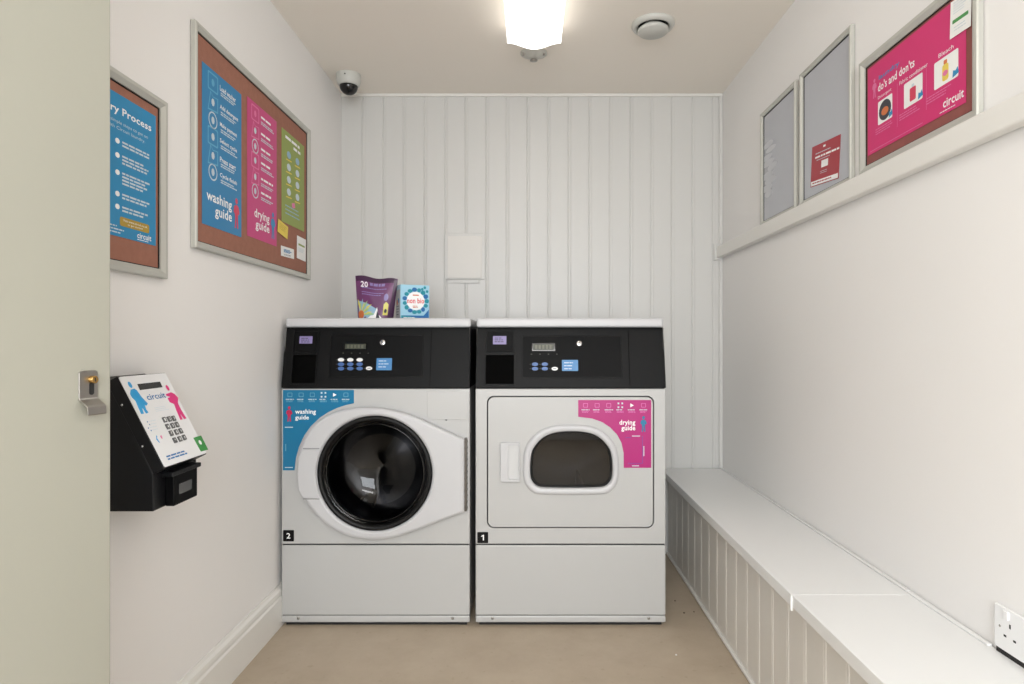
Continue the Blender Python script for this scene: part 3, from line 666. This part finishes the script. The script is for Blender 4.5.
def console_bits(r, con, mod, screen, panel, disp, whites, blues, start, sticker, lock, seam):
    H = lambda x, y: FCN.hit(x, y)
    # card slot module on the left
    a = FCN.box(*mod)
    mb = MB(); w2 = .004
    for (p0, q0, p1, q1) in ((a[0]-w2, a[1]-w2, a[0], a[3]+w2), (a[2], a[1]-w2, a[2]+w2, a[3]+w2), (a[0], a[3], a[2], a[3]+w2), (a[0], a[1]-w2, a[2], a[1])): mb.box(FCN, p0, q0, p1, q1, 0, .004, 'black')
    mid = a[1]+(a[3]-a[1])*.54
    mb.box(FCN, a[0], mid, a[2], mid+.008, 0, .006, 'black'); mb.box(FCN, a[0], a[1], a[2], mid, 0, .0005, 'darkrec'); mb.box(FCN, a[0]+.004, mid+.012, a[2]-.004, a[3]-.003, 0, .003, 'black2')
    mo = mb.build('card_module', con, .0008, 1)
    s_ = FCN.box(*screen); mb = MB().box(FCN, s_[0], s_[1], s_[2], s_[3], .003, .0045, 'lilac'); bars(mb, FCN, s_[0]+.006, s_[3]-.006, (s_[2]-s_[0])*.7, 3, .003, .004, .0048, 'ink', 3); mb.build('card_screen', mo) if False else mb.build('card_screen', con)
    # central control panel: thin raised frame round a smooth field
    a = FCN.box(*panel); mb = MB()
    holed(mb, FCN, rrect(a[0]-.004, a[1]-.004, a[2]+.004, a[3]+.004, .006), rrect(a[0], a[1], a[2], a[3], .004), ((a[0]+a[2])/2, (a[1]+a[3])/2), 0, .003, 'black', .001)
    mb.prism(FCN, rrect(a[0], a[1], a[2], a[3], .004), 0, .0008, 'black2', back=False); mb.build('control_panel', con)
    d = FCN.box(*disp); mb = MB().box(FCN, d[0]-.004, d[1]-.004, d[2]+.004, d[3]+.004, .0008, .0014, 'darkgloss'); 
    mb.box(FCN, d[0], d[1], d[2], d[3], .0014, .0018, 'lcd')
    for q in range(5): 
        uu = d[0]+(d[2]-d[0])*(.1+.17*q); mb.box(FCN, uu, d[1]+.003, uu+.008, d[3]-.003, .0018, .0020, 'lcdseg')
    for q in range(4): 
        uu = d[0]-.008+(d[2]-d[0]+.016)*q/3; mb.box(FCN, uu, d[1]-.017, uu+.005, d[1]-.014, .0008, .0012, 'lcd')
    mb.build('display', con)
    for m_, pts in (('wbtn', whites), ('bbtn', blues), ('wbtn', [start])):
        for (x, y) in pts:
            q = H(x, y); mb = MB().prism(FCN, ell(q[0], q[1], .0115, .0066, 18), .0008, .0035, m_, back=False, smooth=False)
            if m_ == 'wbtn' and (x, y) == start: mb.box(FCN, q[0]-.006, q[1]-.001, q[0]+.006, q[1]+.001, .0035, .0037, 'ink')
            mb.box(FCN, q[0]-.019, q[1]-.0012, q[0]-.0155, q[1]+.0012, .0008, .001, 'lcd')
            mb.build('button', con)
    a = FCN.box(*sticker); mb = MB().prism(FCN, rrect(*a, .002), .0008, .0014, 'bsticker', back=False); bars(mb, FCN, a[0]+.008, a[3]-.009, (a[2]-a[0])*.7, 3, .003, .008, .0016, 'pfaint', 8); mb.build('blue_sticker', con)
    q = H(*lock); mb = MB().lathe(FCN, q[0], q[1], [(.0105, .0008), (.0105, .005), (.009, .006), (.0001, .006)], 'chrome', 24); mb.box(FCN, q[0]-.001, q[1]-.005, q[0]+.001, q[1]+.005, .006, .0063, 'gap'); mb.build('panel_lock', con)
    u_ = H(seam, 350)[0]; MB().box(FCN, u_-.001, .006, u_+.001, CH-.006, 0, .0009, 'darkrec').build('fascia_seam', con)
M['darkrec'] = mat('dark_recess', '030303', 0.8, spec=0.05); M['lcdseg'] = mat('display_segment', '5E6050', 0.4)
def number_plate(r, x0, y0, x1, y1, ch, lbl):
    a = FM.box(x0, y0, x1, y1); mb = MB().prism(FM, rrect(*a, .003), 0, .0012, 'black', back=False); cu = (a[0]+a[2])/2; cv = (a[1]+a[3])/2
    if ch == '1': mb.prism(FM, [(cu+.0005, cv-.010), (cu+.0045, cv-.010), (cu+.0045, cv+.010), (cu+.001, cv+.010), (cu-.005, cv+.006), (cu-.005, cv+.0025), (cu+.0005, cv+.005)], .0012, .0016, 'pwhite', back=False)
    else: mb.text(FM, ch, (cu-.007, cv-.010, cu+.007, cv+.010), .0016, 'pwhite', .03)
    o = mb.build('number_plate', r); o['label'] = lbl
# ---- washing machine
x0, x1 = -.903, -.219
wm = thing('washing_machine', ((x0+x1)/2, 2.56, 0), 'white front-loading washing machine with round door and blue decal, on the left', 'washing machine')
gc = FM.hit(374.5, 473.5, .03)
con = chassis(wm, x0, x1, ell(gc[0], gc[1], .190, .190, 96), gc)
console_bits(wm, con, (291.5, 331.5, 318.5, 383), (299.7, 336.5, 313, 343.7), (329.5, 335.5, 422.8, 376), (345, 344, 366, 349),
             [(341.2, 359.9), (350.5, 359.9), (359.8, 359.9)], [(x, y) for y in (364.3, 368.6) for x in (341.2, 350.5, 359.8)], (369.2, 368.4), (376.2, 358.2, 392.2, 370.2), (382.8, 342.7), 431)
# drum and bowl
mb = MB(); mb.lathe(FM, gc[0], gc[1], [(.190, -.022), (.200, -.05), (.245, -.06), (.245, -.34), (.225, -.36), (.10, -.355), (.07, -.34), (.0001, -.335)], 'drumsteel', 72)
dr = mb.build('drum', wm)
for k_ in range(3):
    a = PI/2+2*PI*k_/3+.5; mb = MB(); fr3 = Fr(FM.P(gc[0]+.222*math.cos(a), gc[1]+.222*math.sin(a), -.2), (math.sin(a), 0, -math.cos(a)), (0, 1, 0))
    mb.prism(Fr(FM.P(gc[0], gc[1], -.33), (-math.sin(a), 0, math.cos(a)), (math.cos(a), 0, math.sin(a))), [(-.035, .243), (.035, .243), (.012, .18), (-.012, .18)], -.0, .26, 'drumsteel'); mb.build('drum_lifter', dr, .006)
# door: the flared white plate
raw = [(30,330),(36,250),(60,180),(110,110),(180,65),(260,42),(350,35),(450,45),(560,75),(680,130),(795,182),(795,512),(700,548),(580,595),(480,628),(390,640),(300,632),(220,605),(140,550),(80,480),(45,410)]
DN = .034
op = [FM.hit(290+x/4.56, 400+y/4.56, DN) for x, y in raw]
sm_ = cat_rom(op, 6)
i0, i1 = 9*6, 12*6
outline = sm_[:i0] + [op[9], op[10], op[11], op[12]] + sm_[i1+1:]
mb = MB(); inner = ell(gc[0], gc[1], .2045, .2045, 96)
A = angles_for(gc, [outline[i0:i0+4]], 120); P = FM.P; Rr = lambda pts, n: [P(a, b, n) for a, b in pts]
o = lambda k: ringpts(outline, gc, A, inset=k)
ii = lambda rad: [(gc[0]+rad*math.cos(a), gc[1]+rad*math.sin(a)) for a in A]
mb.loft([Rr(o(0.004), .001), Rr(o(0), .006), Rr(o(0), .024), Rr(o(.002), .029), Rr(o(.006), .032), Rr(o(.012), .0335)], 'enamel2', True)
mb.loft([Rr(o(.012), .0335), Rr(ii(.216), .034)], 'enamel2', True)
mb.loft([Rr(ii(.216), .034), Rr(ii(.208), .031), Rr(ii(.206), .020), Rr(ii(.206), .001)], 'enamel2', True)
mb.loft([Rr(ii(.206), .001), Rr(o(.004), .001)], 'enamel2', True)
wd = mb.build('door', wm)
MB().lathe(FM, gc[0], gc[1], [(.2055, .004), (.2055, .029), (.203, .033), (.196, .034), (.189, .030), (.186, .020), (.184, .006), (.184, -.03), (.190, -.03)], 'rubber', 96).build('black_ring', wd)
mb = MB(); mb.lathe(FM, gc[0], gc[1], [(.190, .020), (.178, .018), (.172, .004), (.168, -.03), (.160, -.06), (.145, -.082), (.12, -.100), (.08, -.112), (.04, -.118), (.0001, -.120)], 'glass', 96)
g_ = mb.build('door_glass', wd); g_['label'] = 'dark glass bowl'
mb = MB(); mb.lathe(FM, gc[0], gc[1], [(.178, .021), (.1785, .0225), (.176, .0235), (.1735, .0225), (.174, .020)], 'darkgloss', 96); mb.build('glass_retainer', wd)
# recessed grip on the left of the door
a = FM.box(299, 449, 320, 501, DN)
pts = [(a[0]+.010, a[3]), (a[2]-.004, a[3]), (a[2]+.010, a[3]-.010)]
th0 = [PI-.44+.88*i/12 for i in range(13)]
inn = [(gc[0]+.209*math.cos(t), gc[1]+.209*math.sin(t)) for t in th0]
outp = [(gc[0]-.262*1.0, inn[-1][1]-.000), (gc[0]-.262, inn[0][1])]
mb = MB(); mb.prism(FM, inn+[(gc[0]-.255, inn[-1][1]+.002), (gc[0]-.270, inn[-1][1]+.03), (gc[0]-.274, gc[1]), (gc[0]-.270, inn[0][1]-.03), (gc[0]-.255, inn[0][1]-.002)], .030, .0385, 'enamel2'); h_ = mb.build('door_handle', wd, .003)
mb = MB()
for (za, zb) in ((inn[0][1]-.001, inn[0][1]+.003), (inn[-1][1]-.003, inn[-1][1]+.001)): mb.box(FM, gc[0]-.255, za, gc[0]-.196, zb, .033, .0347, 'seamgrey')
M['seamgrey'] = mat('handle_seam_grey', '8F8F90', 0.6); mb.build('handle_seam', wd)  # grey strips along the two handle joints
a = FM.box(463.8, 439, 467.2, 512, DN); mb = MB(); mb.box(FM, a[0]+.001, a[1], a[2]-.003, a[3], .001, .026, 'hinge')
M['hinge'] = mat('hinge_brown_metal', '5A5550', 0.4, metal=0.7); 
for q in range(12): mb.box(FM, a[0]+.001, a[1]+(a[3]-a[1])*(q+.3)/12, a[2]-.0015, a[1]+(a[3]-a[1])*(q+.55)/12, .004, .028, 'hinge')
mb.build('hinge', wm)
# raised card pocket, upper right
a = FM.box(427.3, 391, 468, 419.5); mb = MB(); mb.prism(FM, rrect(*a, .008), 0, .004, 'enamel'); mb.build('cover_plate', wm, .001)
q = FM.hit(446.3, 419.2); MB().lathe(FM, q[0], q[1], [(.0045, 0), (.0045, .0035), (.0001, .0035)], 'gap', 14).build('lock_hole', wm)
number_plate(wm, 283.2, 530, 294, 541.3, '2', 'black plate numbered 2')
# blue decal
dc = [(283,390),(354,390),(354,403.3),(346,405.0),(337,408),(328.5,412),(320,417.5),(311,426),(304.5,435),(299,447),(296,458),(294.6,470.3),(283,470.3)]
D = [FM.hit(x, y) for x, y in dc]
mb = MB(); mb.prism(FM, D, 0, .0007, 'decblue', back=False); de = mb.build('washing_guide_decal', wm); de['label'] = 'blue washing guide decal'
mb = MB(); bx = lambda x0_, y0_, x1_, y1_: FM.box(x0_, y0_, x1_, y1_)
mb.text(FM, 'washing', bx(295.3, 409.2, 316, 415.2), .0011, 'pwhite', .02); mb.text(FM, 'guide', bx(295.3, 415.2, 309, 420.8), .0011, 'pwhite', .02); mb.build('lettering', de)
def decal_icons(mb, x_, y_, step, n):
    for q in range(n):
        cx, cy = FM.hit(x_+step*q, y_); s = .0085
        if q == 3:
            for dx in (-1, 1):
                for dy in (-1, 1): mb.box(FM, cx+dx*.007-.003, cy+dy*.007-.003, cx+dx*.007+.003, cy+dy*.007+.003, .0008, .0011, 'pfaint')
        elif q == 4: mb.prism(FM, [(cx-.006, cy-.007), (cx+.007, cy), (cx-.006, cy+.007)], .0008, .0011, 'pwhite', back=False)
        else: holed(mb, FM, rrect(cx-s, cy-s*.9, cx+s, cy+s*.9, .002), rrect(cx-s*.8, cy-s*.7, cx+s*.8, cy+s*.7, .0015), (cx, cy), .0008, .0011, 'decline')
        bars(mb, FM, cx-.015, cy-.015, .031, 1, .0026, 0, .0011, 'pfaint', q); bars(mb, FM, cx-.013, cy-.0205, .028, 2, .0018, .002, .0011, 'decline', 30+q)
M['decline'] = mat('faint_decal_line', '6FA9C4', 0.4)
mb = MB(); decal_icons(mb, 290, 394.8, 11.2, 6)
a = bx(285, 426.8, 293, 427.6); mb.box(FM, *a, .0008, .0011, 'pfaint'); a = bx(285, 467, 293, 467.8); mb.box(FM, *a, .0008, .0011, 'pfaint'); a = bx(285.4, 444, 286.2, 451); mb.box(FM, *a, .0008, .0011, 'decline')
mb.build('pictograms', de)
mb = MB(); q = FM.hit(289.3, 421.5); figure(mb, FM, q[0], q[1], .056, .0011, 'decred'); mb.build('printed_figure', de)

# ---- tumble dryer
x0, x1 = -.198, .493
dm = thing('tumble_dryer', ((x0+x1)/2, 2.56, 0), 'white tumble dryer with small arched window and magenta decal, on the right', 'tumble dryer')
ro = FM.box(486.8, 395.8, 654.2, 528.2); dc_ = ((ro[0]+ro[2])/2, (ro[1]+ro[3])/2)
con = chassis(dm, x0, x1, rrect(ro[0], ro[1], ro[2], ro[3], .026, 8), dc_)
console_bits(dm, con, (485.5, 331, 514, 384), (493, 336.3, 506.4, 344.5), (523, 336.5, 620.2, 377), (533, 344.3, 554, 350),
             [], [(x, y) for y in (364.3, 368.8) for x in (535, 544.8)], (554.7, 368.8), (562, 360, 578, 371), (579.2, 343.7), 628.8)
mb = MB(); mb.box(FM, ro[0]-.01, ro[1]-.01, ro[2]+.01, ro[3]+.01, -.050, -.030, 'gap')
mb.f = mb.f; A_ = None
# window outline (arched) in millimetres on the front
wc = FM.hit(571.3, 459)
wo = [(523,462),(525,449),(530,440),(537,433),(546,428),(558,425.3),(571,424.8),(584,425.3),(596,428),(605,433),(612,440),(617,449),(619,462),(618.8,478),(616,486),(610.5,492),(602,494.8),(571,495.4),(540,494.8),(531.5,492),(526,486),(523.3,478)]
wi = [(530.3,463),(532,451.5),(536.5,444),(542.5,438),(550,434),(560,431.8),(571,431.3),(582,431.8),(592.5,434),(600,438),(606,444),(610.5,451.5),(612.4,463),(612.2,476),(610,482),(605.5,486),(598,487.5),(571,488),(544,487.5),(537,486),(532.6,482),(530.5,476)]
WO = cat_rom([FM.hit(x, y, .014) for x, y in wo], 4); WI = cat_rom([FM.hit(x, y, .006) for x, y in wi], 4)
g = .0045; dcv = rrect(ro[0]+g, ro[1]+g, ro[2]-g, ro[3]-g, .023, 8)
mb = MB(); holed(mb, FM, dcv, WI, wc, -.018, .003, 'enamel', .002); dd = mb.build('door', dm)
AA = angles_for(wc, [], 120)
mb = MB(); R2 = lambda poly, ins, n: [FM.P(a, b, n) for a, b in ringpts(poly, wc, AA, inset=ins)]
mb.loft([R2(WO, 0, .002), R2(WO, .001, .009), R2(WO, .005, .0135), R2(WO, .011, .015), R2(WI, -.005, .0145), R2(WI, -.001, .011), R2(WI, 0, .002), R2(WI, 0, -.018)], 'enamel2', True); mb.build('window_ring', dd)
mb = MB(); mb.loft([R2(WI, 0, -.002), R2(WI, .004, .000), R2(WI, .008, -.003), R2(WI, .009, -.010)], 'rubber', True); mb.build('window_seal', dd)
mb = MB(); pts = ringpts(WI, wc, AA, inset=.006); mb.prism(FM, pts, -.010, -.006, 'glass'); g_ = mb.build('window_glass', dd); g_['label'] = 'dark arched window glass'
mb = MB(); mb.lathe(FM, wc[0], wc[1], [(.170, -.020), (.175, -.05), (.27, -.07), (.27, -.50), (.12, -.51), (.0001, -.50)], 'drumsteel', 64, sv=.9); dr = mb.build('drum', dm)
mb = MB(); mb.prism(Fr(FM.P(wc[0]+.06, wc[1], -.49), (1,0,0), (0,0,1)), [(-.012, -.24), (.012, -.24), (.006, -.14), (-.006, -.14)], 0, .38, 'drumsteel'); mb.build('drum_lifter', dr, .004)
# dark backing behind the door gap
mb = MB(); holed(mb, FM, rrect(ro[0]-.008, ro[1]-.008, ro[2]+.008, ro[3]+.008, .026, 8), ell(wc[0], wc[1], .165, .14, 64), wc, -.030, -.023, 'gap'); mb.build('door_gasket', dm)
# recessed pull on the left of the door
a = FM.box(500.3, 442, 520, 481.5); cc = ((a[0]+a[2])/2, (a[1]+a[3])/2)
rc = FM.box(508, 444.8, 519, 479)
mb = MB(); ccr = ((rc[0]+rc[2])/2, (rc[1]+rc[3])/2); holed(mb, FM, rrect(*a, .005), rrect(*rc, .010), ccr, .003, .015, 'enamel2', .003)
mb.prism(FM, rrect(*rc, .010), .003, .0042, 'pullrecess', back=False); M['pullrecess'] = mat('pull_recess_plastic', 'C9C9C9', 0.4)  # recess floor in its own pale plastic
mb.build('door_handle', dd)
number_plate(dm, 477.3, 532, 488.2, 543, '1', 'black plate numbered 1')
dc = [(578.2,400),(651.2,400),(651.2,467.8),(623.7,467.8),(623.6,453),(621.5,443),(617,434.5),(610,427.3),(602,422),(592,418.5),(578.2,416.8)]
FMd = Fr((0, YM-.003, 0), (1,0,0), (0,0,1))
mb = MB(); mb.prism(FMd, [FMd.hit(x, y) for x, y in dc], 0, .0007, 'decmag', back=False); de = mb.build('drying_guide_decal', dd); de['label'] = 'magenta drying guide decal'
FM_keep = FM; FM = FMd
mb = MB(); mb.text(FM, 'drying', FM.box(619.3, 419.8, 635.3, 426.2), .0011, 'pwhite', .02); mb.text(FM, 'guide', FM.box(621.3, 425.4, 635.3, 431.8), .0011, 'pwhite', .02); mb.build('lettering', de)
M['decline'] = mat('faint_decal_line_pink', 'D873B4', 0.4)
mb = MB(); decal_icons(mb, 585.5, 405.3, 11.6, 6)
a = FM.box(632, 435.6, 640, 436.4); mb.box(FM, *a, .0008, .0011, 'pfaint'); a = FM.box(632, 465.4, 639, 466.2); mb.box(FM, *a, .0008, .0011, 'pfaint'); a = FM.box(643.4, 446, 644.2, 456); mb.box(FM, *a, .0008, .0011, 'pfaint')
a = FM.box(625.5, 437.2, 631, 437.9); mb.box(FM, *a, .0008, .0011, 'decpurple'); a = FM.box(642, 436, 642.8, 463.5); mb.box(FM, *a, .0008, .0011, 'decpurple'); a = FM.box(628, 463, 642, 463.7); mb.box(FM, *a, .0008, .0011, 'decpurple')
M['decpurple'] = mat('decal_purple_line', '7C3A8C', 0.4); mb.build('pictograms', de)
mb = MB(); q = FM.hit(643.5, 431.8); figure(mb, FM, q[0], q[1], .058, .0011, 'decblue'); mb.build('printed_figure', de)
FM = FM_keep

# ------------------------------------------------------------------ detergent pouch and box on the washer
YP = 2.42; FP = Fr((0, YP+.03, 0), (1,0,0), (0,0,1))
def pp(x, y): q = FP.hit(345+x/10.78, 270+y/10.78); return (q[0], q[1])
zb = ZT
TL, TR, BL, BR = pp(112, 65), pp(570, 105), pp(140, 500), pp(520, 500)
ht = TL[1]-zb
po = thing('detergent_pouch', ((TL[0]+TR[0])/2, YP+.03, zb), 'purple crumpled detergent pouch standing on the washing machine', 'detergent pouch')
NU, NV = 24, 20
def pouch(u, v, side):
    """u,v in 0..1; side -1 front +1 back"""
    xl = BL[0]+(TL[0]-BL[0])*v; xr = BR[0]+(TR[0]-BR[0])*v; x = xl+(xr-xl)*u
    top = zb+.0005+(TL[1]-zb)+(TR[1]-TL[1])*u + .004*math.sin(u*9)
    z = zb+.0005+(top-zb)*v
    th = .036*math.sin(PI*u)**.6*(1-v)**.75 + .0008
    cr = .0025*math.sin(u*17+v*9)*math.sin(v*13+u*4)*(1-v*.5)*math.sin(PI*u)
    y = YP+.03 + side*th + (cr if side < 0 else -cr)
    return Vector((x, y, z))
def pf(u, v, off=.0): 
    p_ = pouch(u, v, -1); return p_ - Vector((0, off, 0))
mb = MB(); 
for side in (-1, 1):
    vs = [pouch(i/NU, j/NV, side) for j in range(NV+1) for i in range(NU+1)]
    fs = [(j*(NU+1)+i, j*(NU+1)+i+1, (j+1)*(NU+1)+i+1, (j+1)*(NU+1)+i) for j in range(NV) for i in range(NU)]
    if side > 0: fs = [f_[::-1] for f_ in fs]
    mb.add(vs, fs, 'purple', True)
bt = [pouch(i/NU, 0, -1) for i in range(NU+1)] + [pouch(i/NU, 0, 1) for i in range(NU, -1, -1)]
mb.add(bt, [tuple(range(len(bt)))[::-1]], 'purple'); film = mb.build('pouch_film', po)
class PF:           # print frame that follows the pouch front
    def P(s, u, v, n=0): return pf(max(0, min(1, u)), max(0, min(1, v)), n)
pfm = PF()
def grid_patch(mb, poly, n, m):
    """print laid on the curved film: fan of small triangles"""
    cx = sum(p[0] for p in poly)/len(poly); cy = sum(p[1] for p in poly)/len(poly)
    rings = []
    for k in range(5):
        t_ = 1-k*.249; rings.append([pfm.P(cx+(a-cx)*t_, cy+(b-cy)*t_, n) for a, b in poly])
    mb.loft(rings, m, True)
def dens(poly, k=6):
    out = []
    for i in range(len(poly)):
        a, b = poly[i], poly[(i+1)%len(poly)]
        out += [(a[0]+(b[0]-a[0])*j/k, a[1]+(b[1]-a[1])*j/k) for j in range(k)]
    return out
mb = MB(); grid_patch(mb, dens([(.0,.02),(.62,.02),(.58,.25),(.35,.36),(.0,.44)]), .0006, 'petalb')
for q in range(11):
    a = .10+q*.17; L_ = .36 if q % 2 else .44
    cx, cy = .14, .10; wv = .055
    poly = [(cx, cy), (cx+L_*.6*math.cos(a-wv*2), cy+L_*.6*math.sin(a-wv*2)), (cx+L_*math.cos(a)*.95, cy+L_*.85*math.sin(a)), (cx+L_*.6*math.cos(a+wv*2), cy+L_*.6*math.sin(a+wv*2))]
    poly = [(max(0, x_), max(0.02, y_)) for x_, y_ in poly]
    grid_patch(mb, dens(poly, 3), .0010+q*.00004, ('petalg', 'petaly', 'petalb')[q % 3])
grid_patch(mb, dens(ell(.14, .11, .09, .10, 12), 1), .0018, 'petalo'); mb.build('flower_print', film)
mb = MB(); grid_patch(mb, dens([(.30,.0),(.42,.09),(.50,.10),(.58,.30),(.63,.12),(.76,.0)]), .0022, 'pwhite'); grid_patch(mb, dens([(.57,.03),(.59,.22),(.68,.02)]), .0028, 'ink'); mb.build('splash_print', film)
mb = MB(); grid_patch(mb, dens([(.86,.0),(1,.0),(1,.97),(.93,.97),(.90,.4)]), .0006, 'purpledark'); grid_patch(mb, dens([(.02,.88),(.98,.88),(.99,.995),(.01,.995)], 10), .0006, 'purpledark'); mb.build('dark_edge_print', film)
mb = MB()
mb.text(pfm, '20', (.13, .74, .31, .87), .0014, 'pwhite', .05); [mb.add([pfm.P(a_, .80, .0014), pfm.P(a_+l_, .80, .0014), pfm.P(a_+l_, .865, .0014), pfm.P(a_, .865, .0014)], [(0,1,2,3)], 'lilac') for a_, l_ in ((.36, .07), (.45, .10), (.57, .05), (.64, .08))]
for v_, w__ in ((.72, .6), (.62, .55), (.57, .45)):
    q = .16
    while q < .16+w__: mb.add([pfm.P(q, v_, .0012), pfm.P(q+.05, v_, .0012), pfm.P(q+.05, v_+.02, .0012), pfm.P(q, v_+.02, .0012)], [(0,1,2,3)], 'lilac'); q += .062
mb.build('lettering', film)
mb = MB(); grid_patch(mb, dens(ell(.78, .53, .055, .09, 14), 1), .0010, 'lilac'); grid_patch(mb, dens([(.74,.1),(.86,.1),(.86,.36),(.80,.42),(.74,.36)]), .0010, 'petaly'); grid_patch(mb, dens(ell(.80, .2, .035, .05, 8), 1), .0016, 'ink'); mb.build('symbol_print', film)

bxr = math.radians(26); BW, BD, BH = .118, .075, .140
bl_ = Vector((-.515, 2.43, ZT)); UB = Vector((math.cos(bxr), math.sin(bxr), 0)); 
FX = Fr(bl_+Vector((0,0,.0005)), UB, (0,0,1))      # front face, u 0..BW
bo = thing('detergent_box', bl_+UB*BW/2, 'light blue box of non bio washing powder beside the purple pouch', 'detergent box')
mb = MB(); mb.box(FX, 0, 0, BW, BH, -BD, 0, 'boxblue'); cb = mb.build('carton', bo, .0015)
c0 = (BW*.52, BH*.54)
mb = MB(); mb.prism(FX, rrect(.003, .003, BW-.002, BH*.12, .002), 0, .0004, 'boxdeep', back=False); mb.prism(FX, [(.003, BH*.12), (BW*.3, BH*.10), (BW*.6, BH*.05), (.003, BH*.05)], 0, .0006, 'boxteal', back=False); mb.prism(FX, [(BW*.72, BH*.05), (BW*.98, BH*.05), (BW*.98, BH*.3), (BW*.86, BH*.18)], 0, .0006, 'boxdeep', back=False)
q = FX; bars(mb, FX, BW*.1, BH*.07, BW*.4, 1, BH*.018, 0, .0009, 'pwhite', 2); mb.build('blue_print', cb)
mb = MB(); mb.prism(FX, ell(c0[0], c0[1], BW*.31, BW*.31, 28), 0, .0006, 'pwhite', back=False); mb.build('white_disc', cb)
mb = MB(); rr = random.Random(5)
for q in range(15):
    a = 2*PI*q/15; R_ = BW*.385; 
    mb.prism(FX, ell(c0[0]+R_*math.cos(a), c0[1]+R_*math.sin(a), BW*(.07+.02*rr.random()), BW*(.062+.02*rr.random()), 10), 0, .0007+q*.00002, ('boxteal', 'boxdeep', 'boxteal')[q % 3], back=False)
for (a, b_) in ((.84,.93),(.92,.82),(.75,.88)): mb.prism(FX, ell(BW*a, BH*b_, BW*.045, BW*.05, 10), 0, .0007, 'boxteal', back=False)
mb.build('bubble_print', cb)
mb = MB(); mb.text(FX, 'non bio', (BW*.225, BH*.47, BW*.815, BH*.62), .0012, 'redtext', .05); bars(mb, FX, BW*.42, BH*.72, BW*.22, 1, BH*.03, 0, .0010, 'petalo', 2); bars(mb, FX, BW*.42, BH*.40, BW*.2, 2, BH*.02, BH*.02, .0010, 'petalo', 3)
M['redtext'] = mat('red_print', 'D8222E', 0.4); mb.build('lettering', cb)
FSd = Fr(FX.P(0, 0, -BD), FX.N, (0,0,1))        # left side of the carton
mb = MB(); mb.prism(FSd, [(.004, .004), (BD-.004, .004), (BD-.004, BH*.86), (.004, BH*.86)], 0, .0004, 'boxside', back=False); mb.prism(FSd, ell(BD*.6, BH*.55, .012, .010, 10), 0, .0007, 'boxdeep', back=False); mb.prism(FSd, ell(BD*.3, BH*.5, .010, .012, 10), 0, .0007, 'petalo', back=False); bars(mb, FSd, .012, BH*.4, .05, 4, .003, .008, .0007, 'ink', 4); mb.build('side_print', cb)

# ------------------------------------------------------------------ crumbs on the floor
FF = Fr((0,0,0), (1,0,0), (0,1,0))
for i, (x, y, m_, s, lab, nm) in enumerate(((684, 613, 'grit', .004, 'dark speck of grit on floor nearest the dryer foot', 'grit_speck'), (694, 612, 'grit', .0035, 'dark speck of grit on floor nearest the bench front', 'grit_speck'),
                              (675, 601, 'grit', .003, 'dark speck of grit on floor farthest back beside the dryer', 'grit_speck'), (676, 655, 'pwhite', .004, 'tiny white paper scrap on the floor before the dryer', 'paper_scrap'))):
    q = FF.hit(x, y); mb = MB(); rr = random.Random(i)
    ring = [(q[0]+s*(.7+.6*rr.random())*math.cos(a_*PI/3), q[1]+s*(.7+.6*rr.random())*math.sin(a_*PI/3)) for a_ in range(6)]
    mb.loft([[FF.P(a, b_, 0.0002) for a, b_ in ring], [FF.P(q[0]+(a-q[0])*.5, q[1]+(b_-q[1])*.5, .0025) for a, b_ in ring]], m_, True, (True, True))
    solo(mb, nm, (q[0], q[1], 0), lab, 'grit' if m_ == 'grit' else 'paper scrap')
